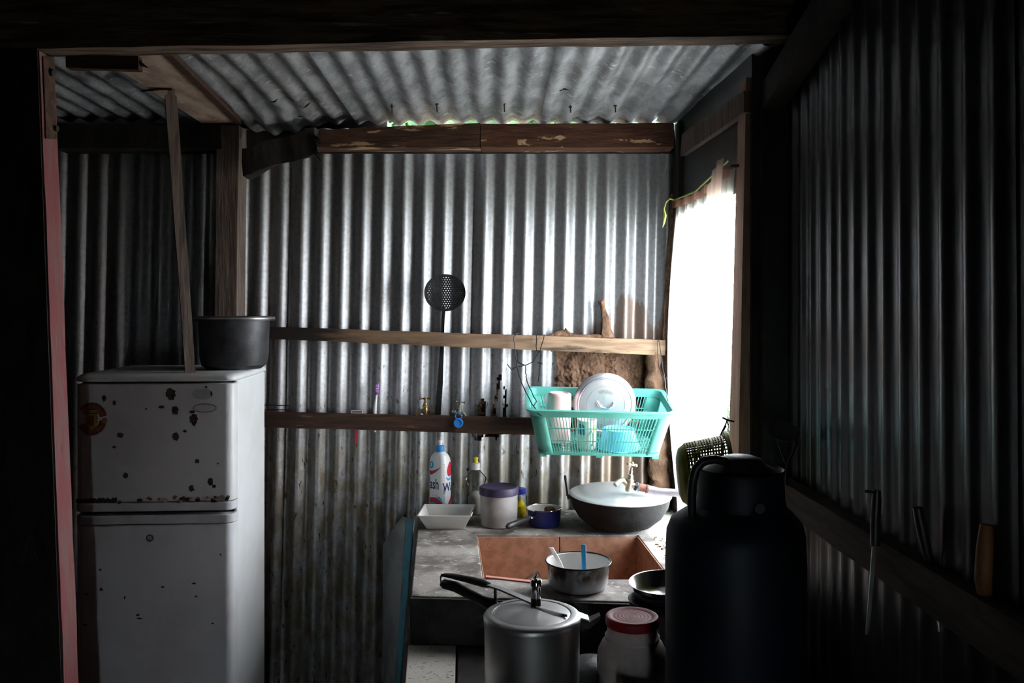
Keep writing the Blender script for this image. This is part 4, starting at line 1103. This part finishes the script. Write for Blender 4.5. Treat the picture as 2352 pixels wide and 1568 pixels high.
def clear_bottle():
    o = W(1093, 0, 3.17); o.z = ZT
    t = thing('squeeze_bottle', 'clear plastic squeeze bottle with yellow nozzle behind the tub', 'bottle', o)
    MB().lathe([(0, 0), (.027, 0), (.030, .004), (.030, .105), (.034, .114), (.0385, .124), (.0385, .130), (.030, .142), (.017, .156), (.013, .160), (.013, .164)], 40).build('body', M['clear'], t)
    MB().lathe([(0, .0015), (.026, .0015), (.028, .005), (.028, .060), (.022, .074), (.008, .083), (0, .084)], 32).build('contents', M['powder'], t)
    MB().lathe([(.016, .161), (.016, .183), (.014, .185), (.008, .186)], 24, cap1=True).build('cap', M['white_plastic'], t)
    MB().lathe([(.0078, .185), (.0078, .196), (.0095, .200), (.0088, .205), (.004, .207), (0, .207)], 16).build('nozzle', M['yellow_cap'], t)
clear_bottle()
def tub():
    o = W(1146, 0, 3.0); o.z = ZT
    t = thing('storage_tub', 'frosted round tub with a violet lid on the counter', 'tub', o)
    MB().lathe([(0, .001), (.056, .001), (.060, .004), (.061, .012), (.0635, .030), (.0645, .112), (.0635, .118)], 48, cap1=True).build('body', M['frosted'], t)
    MB().lathe([(.0655, .108), (.0678, .109), (.0678, .130), (.0655, .134), (.061, .135), (.058, .1325), (0, .1325)], 48).build('lid', M['purple_lid'], t)
tub()
def small_jar():
    o = W(1195, 0, 3.125); o.z = ZT
    t = thing('small_jar', 'small jar of yellow stuff with a dark blue lid', 'jar', o)
    MB().lathe([(0, 0), (.021, 0), (.023, .003), (.023, .074), (.019, .082), (.019, .09)], 32).build('glass', M['clear'], t)
    MB().lathe([(0, .0015), (.0205, .0015), (.0215, .004), (.0215, .040), (.016, .045), (.012, .052), (.006, .062), (0, .063)], 24).build('contents', M['yellow_stuff'], t)
    MB().lathe([(.0215, .083), (.022, .085), (.022, .100), (.020, .102), (0, .102)], 28).build('lid', M['navy_lid'], t)
small_jar()
def tray():
    o = W(1027, 0, 3.0); o.z = ZT
    t = thing('foam_tray', 'empty white rectangular tray on the counter corner', 'tray', o, (0, 0, math.radians(-2)))
    def R(a, b, z): return [(-a, -b, z), (a, -b, z), (a, b, z), (-a, b, z)]
    MB().loft([R(.064, .052, 0), R(.088, .085, .050), R(.0915, .088, .0505), R(.0915, .088, .053), R(.087, .084, .053), R(.0635, .051, .003)]).build('body', M['foam'], t, smooth=False, bevel=.002)
    for k in range(5):
        x = random.uniform(-.01, .045)
        MB().lathe([(0, .0035), (.003, .0035), (.002, .006), (0, .0065)], 7).build('speck', M['crest_dark'], t).location = (x, random.uniform(-.02, .03), 0)
tray()
def saucepan():
    o = W(1250, 0, 3.0); o.z = ZT
    t = thing('saucepan', 'small dark blue enamel saucepan with black handle', 'saucepan', o)
    MB().lathe([(0, 0), (.048, 0), (.053, .005), (.056, .02), (.0585, .056), (.0605, .060)], 48).build('body', M['blue_enamel'], t)
    MB().lathe([(.060, .060), (.057, .058), (.053, .02), (.050, .008), (0, .006)], 48).build('lining', M['white_enamel'], t)
    MB().tube([(.0605 * math.cos(a), .0605 * math.sin(a), .060) for a in [2 * PI * k / 48 for k in range(48)]], .0018, 6, closed=True).build('rim', M['chrome'], t)
    MB().tube([(-.040, -.040, .038), (-.058, -.062, .037)], [.010, .0085], 8).build('handle_socket', M['chrome'], t)
    MB().tube([(-.056, -.060, .037), (-.075, -.084, .036), (-.100, -.112, .034), (-.122, -.138, .031), (-.128, -.145, .030)], [.0085, .0095, .0095, .0105, .006], 12).build('handle', M['black_plastic'], t)
    s = thing('scourer', 'brown scourer sitting in the small blue saucepan', 'scourer', o + Vector((.020, .012, .046)))
    mb = MB().lathe([(0, -.012), (.014, -.012), (.020, -.004), (.020, .006), (.014, .013), (0, .016)], 18)
    mb.v = [tuple(Vector(p) + Vector(noise.noise_vector(Vector(p) * 110)) * .004) for p in mb.v]
    mb.build('body', M['brown_sponge'], s)
saucepan()
def wok():
    o = W(1424, 0, 2.955); o.z = ZT
    t = thing('wok', 'large sooty black wok with a wire loop handle', 'wok', o)
    MB().lathe([(0, 0), (.06, .001), (.105, .014), (.140, .042), (.162, .078), (.171, .112), (.173, .113), (.168, .114), (.158, .08), (.10, .022), (0, .010)], 64).build('bowl', M['soot'], t)
    c, R = Vector((-.172, .012, .112)), .0
    P = []
    for k in range(17):
        a = PI * (1.12 - 1.24 * k / 16) 
        P.append((-.176 - .010 * math.sin(PI * k / 16), .030 - .052 * k / 16 + .0, .104 + .072 * math.sin(PI * k / 16) ** .8))
    MB().tube(P, .0042, 8).build('loop_handle', M['iron_black'], t)
    l = thing('aluminium_cover', 'shallow aluminium lid lying on the black wok', 'lid', o + Vector((.0, .0, .1155)), (math.radians(1.5), math.radians(1.0), 0))
    MB().lathe([(0, .026), (.05, .0255), (.10, .022), (.140, .013), (.156, .007), (.162, .0075), (.170, .004), (.1735, .001), (.172, -.001), (.16, .003), (.10, .018), (0, .022)], 72).build('disc', M['alu'], l)
wok()
# tap on a pipe from the side wall
def sink_tap():
    YT = 2.86
    o = W(1445, 1117, YT)
    t = thing('water_tap', 'pale brass tap on a galvanised pipe above the wok', 'tap', o)
    P = lambda px, py, Y=YT: W(px, py, Y) - o
    up = [P(1444, 1128), P(1444, 1119), P(1445, 1108)]
    d = (P(1452, 1066) - P(1444, 1125)).normalized()
    base = P(1444, 1122)
    mb = MB(); mb.m = Matrix.Translation(base) @ d.to_track_quat('Z', 'Y').to_matrix().to_4x4()
    mb.lathe([(0, -.010), (.009, -.009), (.0115, -.002), (.0115, .022), (.0135, .023), (.0135, .031), (.0105, .032), (.009, .046), (.0055, .048), (.0055, .058), (.004, .062), (.004, .070)], 20)
    mb.build('valve_body', M['brass_pale'], t)
    mb = MB(); h = P(1452, 1066.5)
    a, b = h + Vector((-.013, -.004, .003)), h + Vector((.013, .006, -.004))
    mb.tube([a, h, b], [.0042, .0040, .0042], 8)
    for e_ in (a, b, h + Vector((0, 0, .004))): mb.tube([e_ + Vector((0, 0, -.0055)), e_ + Vector((0, 0, -.003)), e_ + Vector((0, 0, .003)), e_ + Vector((0, 0, .0055))], [.002, .0055, .0055, .002], 10)
    mb.build('cross_handle', M['brass_pale'], t)
    MB().tube([P(1441, 1112), P(1430, 1102), P(1420, 1106, YT - .01), P(1413, 1113, YT - .02)], [.009, .0085, .008, .0078], 12).build('spout', M['brass_pale'], t)
    MB().tube([P(1446, 1114), P(1458, 1115), P(1460, 1116)], [.0105, .009, .009], 12).build('inlet', M['brass_pale'], t)
    MB().tube([P(1458, 1116), P(1463, 1117.5)], .0155, 6).build('nut', M['iron_black'], t)
    MB().tube([P(1465, 1118), P(1467, 1118)], .0155, 12).build('socket_ring', M['pipe'], t)
    MB().tube([P(1467, 1118), P(1484, 1122)], .0125, 14).tube([P(1484, 1122), P(1488, 1123)], .0145, 14).build('socket', M['pipe_rust'], t)
    E = Vector((wx(2.80) + .02, 2.80, W(1540, 1137, 2.80).z)) - o
    MB().tube([P(1487, 1123), P(1510, 1129), E], .0125, 14).build('pipe', M['pipe'], t)
sink_tap()
def enamel_pot():
    o = W(1328, 0, 2.33); o.z = ZT
    t = thing('enamel_pot', 'scorched white enamel pot on the sink edge', 'pot', o)
    MB().lathe([(0, 0), (.066, 0), (.074, .004), (.079, .014), (.083, .066), (.0865, .0705)], 56).build('body', M['enamel_burnt'], t)
    MB().lathe([(.086, .0705), (.082, .068), (.078, .018), (.072, .008), (0, .006)], 56).build('lining', M['white_enamel'], t)
    MB().tube([(.0868 * math.cos(a), .0868 * math.sin(a), .0705) for a in [2 * PI * k / 56 for k in range(56)]], .0021, 6, closed=True).build('rim', M['iron_black'], t)
    for nm, lab, m, pts in (('spoon', 'white plastic spoon handle leaning in the enamel pot', 'white_plastic', [(-.071, .052, .092), (-.050, .010, .064), (-.030, -.035, .020)]),
                            ('brush', 'blue brush handle standing in the enamel pot', 'print_blue', [(.016, .020, .108), (.014, -.018, .070), (.012, -.050, .024)])):
        s = thing(nm, lab, nm, o)
        P = [Vector(p) for p in pts]; rings = []
        for i, w in enumerate((.0065, .0058, .0042)):
            p = P[i]; rings.append([(p.x - w, p.y - .0015, p.z), (p.x + w, p.y - .0015, p.z), (p.x + w, p.y + .0025, p.z), (p.x - w, p.y + .0025, p.z)])
        MB().loft(rings).build('handle', M[m], s, bevel=.001)
        MB().tube([P[2], P[2] + Vector((0, -.006, -.006)), P[2] + Vector((0, -.012, -.010))], [.004, .010, .004], 8).build('head', M[m], s)
enamel_pot()
pl = thing('pink_spatula', 'flat pink plastic strip lying across the sink front', 'spatula', W(1170, 0, 2.40))
pl.location.z = ZT
q0 = W(1116, 1322, 2.42); q1 = W(1228, 1336, 2.37)
MB().hexa([(q0 - pl.location) + Vector(v) for v in ((0, -.010, -.012), (0, .006, -.012), (0, .006, 0), (0, -.010, 0))] + [(q1 - pl.location) + Vector(v) for v in ((0, -.010, -.004), (0, .006, -.004), (0, .006, .002), (0, -.010, .002))]).build('blade', mat('salmon_plastic', (.72, .33, .26), .45), pl, smooth=False)
tag(MB().tube([W(1208, 1328, 2.42), W(1236, 1313, 2.44)], .003, 6).build('stick', M['wood_grey']), 'thin grey stick lying beside the pink strip', 'stick')

# ------------------------------------------------------------------ things on the ledge
def cooker():
    o = W(1222, 0, 1.93); o.z = ZL
    t = thing('pressure_cooker', 'worn aluminium pressure cooker with long black handle', 'pressure cooker', o)
    ht = .190
    MB().lathe([(0, 0), (.096, 0), (.103, .006), (.1045, .02), (.1055, ht - .03), (.1075, ht - .012), (.108, ht - .004), (.105, ht + .001), (.098, ht + .004), (.087, ht + .0045), (.086, ht), (.08, ht - .003)], 72).build('body', M['alu_cook'], t)
    l = MB().lathe([(.0865, ht - .002), (.085, ht + .003), (.075, ht + .006), (.04, ht + .010), (0, ht + .012)], 64).build('lid', M['alu_cook'], t)
    # raised leaf-shaped rib on the lid
    MB().grid(lambda u, v: (lerp(.008, .076, u), lerp(-.5, .5, v) * .034 * math.sin(PI * (.12 + .88 * u)) + .010 - .045 * u, ht + .0105 - .004 * u + .005 * math.sin(PI * v)), 14, 8).build('lid_rib', M['alu_cook'], l)
    w = Vector((.010, .030, 0))
    mb = MB(); mb.m = Matrix.Translation(w)
    mb.lathe([(.012, ht + .006), (.012, ht + .026)], 16, cap1=True).build('valve', M['black_plastic'], l)
    mb = MB(); mb.m = Matrix.Translation(w)
    mb.lathe([(.0098, ht + .024), (.0105, ht + .030), (.0105, ht + .052), (.0128, ht + .054), (.0132, ht + .066), (.011, ht + .069), (.004, ht + .070), (.004, ht + .078), (0, ht + .079)], 24).build('weight', M['chrome'], l)
    MB().tube([w + Vector((-.006, 0, ht + .070)), w + Vector((.004, .0, ht + .084)), w + Vector((.010, 0, ht + .072))], .0012, 6).build('ring', M['chrome'], l)
    d = Vector((-.205, .190, 0)).normalized(); n_ = Vector((-d.y, d.x, 0))
    def along(s, z, side=0): return w * (1 - s / .3) + d * s + n_ * side + Vector((0, 0, z))
    rings = []
    for s, z, hw_, th in ((-.002, ht + .014, .010, .002), (.04, ht + .019, .009, .002), (.10, ht + .027, .008, .002), (.16, ht + .030, .007, .002)):
        c = along(s, z); rings.append([tuple(c - n_ * hw_ - Vector((0, 0, th))), tuple(c + n_ * hw_ - Vector((0, 0, th))), tuple(c + n_ * hw_ + Vector((0, 0, th))), tuple(c - n_ * hw_ + Vector((0, 0, th)))])
    MB().loft(rings).build('lid_arm', M['alu_cook'], l)
    def grip(secs, name, m, par):
        R = []
        for s, z, hw_, th in secs:
            c = along(s, z); r = []
            for k in range(12):
                a = 2 * PI * k / 12; r.append(tuple(c + n_ * hw_ * math.cos(a) + Vector((0, 0, th * math.sin(a)))))
            R.append(r)
        return MB().loft(R).build(name, M[m], par)
    grip([(.142, ht + .029, .008, .006), (.160, ht + .030, .011, .009), (.20, ht + .031, .011, .008), (.26, ht + .030, .010, .006), (.292, ht + .027, .007, .004)], 'upper_handle', 'black_plastic', l)
    grip([(.100, ht - .034, .010, .016), (.125, ht - .020, .010, .020), (.16, ht - .012, .010, .013), (.20, ht - .004, .011, .012), (.25, ht + .006, .011, .013), (.287, ht + .006, .010, .012), (.296, ht + .004, .006, .006)], 'lower_handle', 'black_plastic', t)
    MB().tube([along(.290, ht + .031), along(.299, ht + .020), along(.297, ht + .004)], .0025, 6).build('clip', M['chrome'], t)
    MB().tube([along(.122, ht + .027), along(.121, ht - .010)], .004, 6).build('bracket', M['black_plastic'], t)
    MB().tube([along(.108, ht - .02, -.006), along(.112, ht - .016, -.009)], .004, 8).build('screw', M['chrome'], t)
    MB().loft([[(.100, -.020 + .01, ht - .030), (.100, .020 + .01, ht - .030), (.100, .020 + .01, ht - .004), (.100, -.020 + .01, ht - .004)], [(.128, -.018 + .01, ht - .030), (.128, .018 + .01, ht - .030), (.128, .018 + .01, ht - .014), (.128, -.018 + .01, ht - .014)],
               [(.150, -.012 + .01, ht - .014), (.150, .012 + .01, ht - .014), (.152, .012 + .01, ht - .002), (.152, -.012 + .01, ht - .002)]]).build('helper_handle', M['black_plastic'], t, smooth=False, bevel=.002)
    MB().loft([[(.104, -.010, ht - .006), (.104, .028, ht - .006), (.104, .028, ht - .003), (.104, -.010, ht - .003)], [(.126, -.006, ht - .013), (.126, .024, ht - .013), (.126, .024, ht - .010), (.126, -.006, ht - .010)]]).build('bracket', M['alu'], t, smooth=False)
cooker()
def red_jar():
    Y = 1.79; o = W(1452, 0, Y); o.z = ZL
    t = thing('plastic_jar', 'grubby white plastic jar with a faded red lid', 'jar', o)
    k = Y / FPX
    MB().lathe([(0, 0), (.062, 0), (.066, .006), (.067, .11), (.0715, .125), (.0725, .145), (.070, .165), (.062, .182), (.055, .190), (.056, .196), (.052, .200), (.050, .218)], 56).build('body', M['jar_plastic'], t)
    top = HC - (1412 - HY) / FPX * Y - ZL
    MB().lathe([(.0535, top - .020), (.0545, top - .018), (.0545, top - .003), (.0525, top - .0005)], 56).build('lid_band', M['red_band'], t)
    prof = []
    for i in range(22):
        r = .0525 * (1 - i / 21); prof.append((max(r, 0), top - .0005 + (.0007 if i % 3 == 1 else 0) - (.0018 if 3 < i else 0)))
    MB().lathe(prof, 56).build('lid_top', M['red_lid'], t)
    def lab(a0, a1, z0, z1, name, m, g=.0006):
        MB().grid(lambda u, v: ((.0672 + g) * math.cos(lerp(a0, a1, u)), (.0672 + g) * math.sin(lerp(a0, a1, u)), lerp(z0, z1, v)), 16, 1).build(name, M[m], t)
    lab(math.radians(170), math.radians(262), .02, .108, 'label', 'label_cream')
    lab(math.radians(192), math.radians(234), .025, .094, 'label_panel', 'label_dark', .001)
    lab(math.radians(196), math.radians(228), .060, .090, 'label_panel', 'label_red', .0014)
    lab(math.radians(238), math.radians(263), .094, .109, 'label_panel', 'label_red', .001)
    lab(math.radians(259), math.radians(263), .02, .094, 'label_panel', 'label_red', .001)
red_jar()
def bowls():
    o = W(1530, 0, 2.09); o.z = ZL
    t = thing('dark_pan', 'dark stacked pan under the shiny bowl beside the counter edge', 'pan', o)
    MB().lathe([(0, 0), (.075, 0), (.083, .006), (.086, .15), (.088, .165), (.091, .170), (.087, .171), (.083, .16), (.08, .01), (0, .006)], 48).build('body', M['alu_dark'], t)
    MB().tube([(-.085, -.02, .150), (-.105, -.03, .149)], [.009, .006], 8).tube([(-.105, -.03, .149), (-.110, -.032, .149)], .008, 8).build('handle_stub', M['black_plastic'], t)
    b = thing('steel_bowl', 'shiny steel bowl stacked half hidden behind the blue churn', 'bowl', o + Vector((.002, .01, .1645)), (math.radians(2), math.radians(-2), 0))
    MB().lathe([(0, 0), (.045, .0), (.072, .012), (.083, .034), (.0862, .045), (.0880, .0455), (.0845, .044), (.070, .016), (.044, .003), (0, .003)], 56).build('bowl', M['alu_bright'], b)
bowls()
def low_lid():
    o = W(1356, 0, 2.0); o.z = ZL
    t = thing('upturned_bowl', 'dull grey upturned bowl between cooker and red-lidded jar', 'bowl', o)
    MB().lathe([(.075, 0), (.076, .003), (.066, .022), (.052, .050), (.035, .062), (0, .064)], 40).build('body', M['alu_dark'], t)
low_lid()

# ------------------------------------------------------------------ churn and its bench
bn = thing('low_bench', 'dark bench below the blue churn', 'bench', (.38, 1.4, 0))
MB().box(-.18, .28, -.22, .20, .70, .74).build('top', M['wood_dark'], bn, smooth=False)
for sx in (-.15, .25):
    for sy in (-.19, .17): MB().box(sx - .02, sx + .02, sy - .02, sy + .02, 0, .70).build('leg', M['wood_dark'], bn, smooth=False)
def churn():
    Y = 1.41; k = Y / FPX; o = W(1688, 0, Y); o.z = .74
    z = lambda py: HC - (py - HY) * k - .74
    t = thing('milk_churn', 'big dark blue milk churn standing against the light', 'churn', o)
    r = lambda px: px * k
    cb = MB().lathe([(0, 0), (r(150), 0), (r(157), .01), (r(158), z(1290)), (r(155), z(1220)), (r(147), z(1195)), (r(125), z(1176)), (r(103), z(1160)), (r(98), z(1140)), (r(97), z(1085)), (r(99), z(1078)), (r(96), z(1074)), (r(90), z(1080))], 64)
    cb.v = [(p[0] + 13 * k * sm(z(1210), z(1150), p[2]), p[1], p[2]) for p in cb.v]
    cb.build('body', M['churn'], t)
    MB().lathe([(r(91), z(1082)), (r(60), z(1066)), (r(46), z(1052)), (r(28), z(1046)), (0, z(1045))], 40).build('lid', M['churn_lid'], t).location.x = 13 * k
    x = lambda px: (px - 1688) * k
    MB().tube([(x(1664), -.02, z(1062)), (x(1655), -.03, z(1052)), (x(1630), -.035, z(1046)), (x(1604), -.035, z(1050)), (x(1588), -.035, z(1068)), (x(1581), -.035, z(1095)), (x(1580), -.03, z(1130)), (x(1582), -.025, z(1178))], [.006, .0068, .0072, .0072, .0072, .0072, .007, .007], 12).build('handle', M['black_plastic'], t)
    MB().tube([(x(1664), -.02, z(1058)), (x(1690), -.02, z(1058))], .005, 8).build('latch', M['chrome'], t)
    MB().tube([(x(1716), -r(97) - .001, z(1144)), (x(1716), -r(97) - .006, z(1144))], .008, 10).build('stud', M['churn_lid'], t)
churn()
# ------------------------------------------------------------------ colander hanging from the jamb
def colander():
    YC = 2.26
    a = W(1672, 1085, YC); b = W(1576, 1090, YC + .012)
    ax = (b - a).normalized()
    rot = ax.to_track_quat('Z', 'Y').to_matrix().to_4x4()
    t = thing('colander', 'olive green plastic colander hanging on its side from the jamb', 'colander', a, rot.to_euler())
    Lh = (b - a).length
    def R(v): return lerp(.096, .080, v)
    mb = MB(); n = 52
    for k in range(n):
        th = 2 * PI * k / n
        mb.tube([(R(v) * math.cos(th), R(v) * math.sin(th), v * Lh) for v in (0, .5, 1)], .0026, 4)
    for i in range(15):
        v = .03 + .94 * i / 14
        mb.tube([(R(v) * math.cos(2 * PI * k / n), R(v) * math.sin(2 * PI * k / n), v * Lh) for k in range(n)], .0040 if i in (5, 10) else .0024, 4, closed=True)
    tag(mb.build('mesh_side', M['olive'], t), kind='stuff')
    MB().lathe([(R(1) + .001, Lh - .006), (R(1) - .002, Lh + .004), (R(1) - .012, Lh + .016), (.05, Lh + .022), (0, Lh + .023), (0, Lh + .020), (.05, Lh + .019), (R(1) - .014, Lh + .012), (R(1) - .005, Lh)], 48).build('base', M['olive'], t)
    MB().lathe([(R(0) - .002, .004), (R(0) + .010, .004), (R(0) + .012, -.004), (R(0) + .008, -.006), (R(0) - .003, -.002), (R(0) - .002, .004)], 48).build('rim', M['olive'], t)
    h = thing('wire_hook', 'twisted black wire hook holding the colander', 'hook', W(1668, 975, 2.30))
    o = h.location
    MB().tube([W(1652, 1006, 2.27) - o, W(1658, 992, 2.28) - o, W(1664, 980, 2.29) - o, W(1670, 966, 2.32) - o, W(1678, 964, 2.38) - o], .0022, 6).build('strand', M['iron_black'], h)
    MB().tube([W(1660, 959, 2.30) - o, W(1672, 965, 2.31) - o, W(1685, 968, 2.33) - o], .0026, 6).build('strand', M['iron_black'], h)
    MB().tube([W(1668, 966, 2.30) - o, W(1674, 976, 2.30) - o, W(1672, 990, 2.29) - o, W(1662, 990, 2.28) - o, W(1668, 978, 2.29) - o], .0016, 6).build('strand', M['iron_black'], h)
colander()
# ------------------------------------------------------------------ tools on the ribbed wall
def ladle():
    o = W(1800, 992, 2.10); t = thing('ladle', 'dark flat ladle standing behind the churn by the ribbed wall', 'ladle', o)
    mb = MB(); mb.m = Matrix.Rotation(math.radians(32), 4, 'X')
    mb.lathe([(0, -.008), (.022, -.006), (.034, -.001), (.038, .003), (.036, .003), (.022, -.003), (0, -.005)], 36).build('bowl', M['alu_dark'], t)
    MB().tube([W(1828, 1004, 2.09) - o, W(1828, 1022, 2.09) - o, W(1818, 1045, 2.10) - o, W(1808, 1065, 2.12) - o, W(1806, 1112, 2.15) - o], .004, 8).build('handle', M['iron_black'], t)
    MB().tube([W(1786, 1012, 2.09) - o, W(1792, 1030, 2.10) - o, W(1804, 1062, 2.12) - o], .0022, 6).build('brace', M['iron_black'], t)
ladle()
def knife():
    o = W(2008, 1195, 1.63); t = thing('kitchen_knife', 'knife with black handle and pale blade tucked in the wall rail', 'knife', o)
    L = lambda px, py: W(px, py, 1.63) - o
    MB().tube([L(2014, 1125), L(2013, 1150), L(2010, 1200), L(2009, 1252)], [.007, .009, .009, .008], 10).build('handle', M['black_plastic'], t)
    a, b, c, d = L(2003, 1255), L(2013, 1255), L(1996, 1458), L(1988, 1456)
    e_ = Vector((0, .0015, 0))
    MB().hexa([d - e_, c - e_, c + e_, d + e_, a - e_, b - e_, b + e_, a + e_]).build('blade', M['steel'], t, smooth=False)
    MB().tube([L(1985, 1128), L(1992, 1128), L(2008, 1131)], .003, 6).build('hook', M['wire'], t)
knife()
def spatula():
    o = W(2110, 1170, 1.46); t = thing('turner', 'black turner handle leaning along the wall rail', 'spatula', o)
    L = lambda px, py: W(px, py, 1.46) - o
    MB().tube([L(2108, 1165), L(2114, 1200), L(2128, 1260), L(2146, 1335)], [.008, .009, .008, .006], 10).build('handle', M['black_plastic'], t)
    MB().tube([L(2146, 1335), L(2150, 1400), L(2158, 1450)], .003, 6).build('shank', M['steel'], t)
spatula()
def sickle():
    o = W(2268, 1210, 1.30); t = thing('panga', 'orange-brown wooden tool handle hanging at the dark right edge', 'tool', o)
    L = lambda px, py: W(px, py, 1.30) - o
    MB().tube([L(2268, 1205), L(2262, 1260), L(2258, 1330), L(2264, 1380), L(2280, 1400)], [.010, .012, .012, .010, .006], 10).build('handle', M['wood_handle'], t)
    MB().tube([L(2284, 1340), L(2300, 1385), L(2330, 1440)], [.004, .006, .005], 8).build('tine', M['wood_handle'], t)
sickle()

# ------------------------------------------------------------------ outside
tag(MB().grid(lambda u, v: (lerp(-14, 18, u), lerp(-10, 20, v), -.12 + .08 * noise.noise(Vector((u * 9, v * 9, 0)))), 60, 60).build('ground_outside', M['pale_ground']), 'pale ground outside the shack, toned to bounce daylight inside', None, kind='structure')
def bush(name, label, c, rx, rz, n, seed, h0=0.0, core=False):
    rnd = random.Random(seed); t = thing(name, label, 'bush', c)
    mb = MB()
    for i in range(n):
        a, e_ = rnd.uniform(0, 2 * PI), math.asin(rnd.uniform(-.6, 1)); rr = rnd.uniform(.6, 1)
        p = Vector((rx * rr * math.cos(a) * math.cos(e_), rx * .5 * rr * math.sin(a) * math.cos(e_), h0 + rz * (.5 + .5 * rr * math.sin(e_))))
        d = Vector((rnd.uniform(-1, 1), rnd.uniform(-1, 1), rnd.uniform(-.6, .9))).normalized(); w = d.orthogonal().normalized(); s = rnd.uniform(.05, .11)
        mb.add([p - d * s, p + w * s * .4, p + d * s, p - w * s * .4], [(0, 1, 2, 3)])
    tag(mb.build('foliage', M['leaf'], t, smooth=False), kind='stuff')
    if core: MB().lathe([(.05, h0), (rx * .7, h0 + rz * .15), (rx * .85, h0 + rz * .5), (rx * .7, h0 + rz * .82), (.05, h0 + rz * .95)], 24, 1, .4).build('inner_foliage', M['leaf'], t)
    MB().tube([(0, 0, 0), (.03, 0, h0 + rz * .5), (0, .02, h0 + rz * .8)], [.05, .04, .015], 8).build('stem', M['bark'], t)
bush('shrub', 'green shrub behind the shack seen through the roof gap', (-.12, 4.6, -.1), 1.15, 3.6, 6000, 1, core=True)
bush('shrub', 'green shrub outside the window beyond the curtain', (1.95, 6.8, -.1), .7, 1.0, 700, 2)
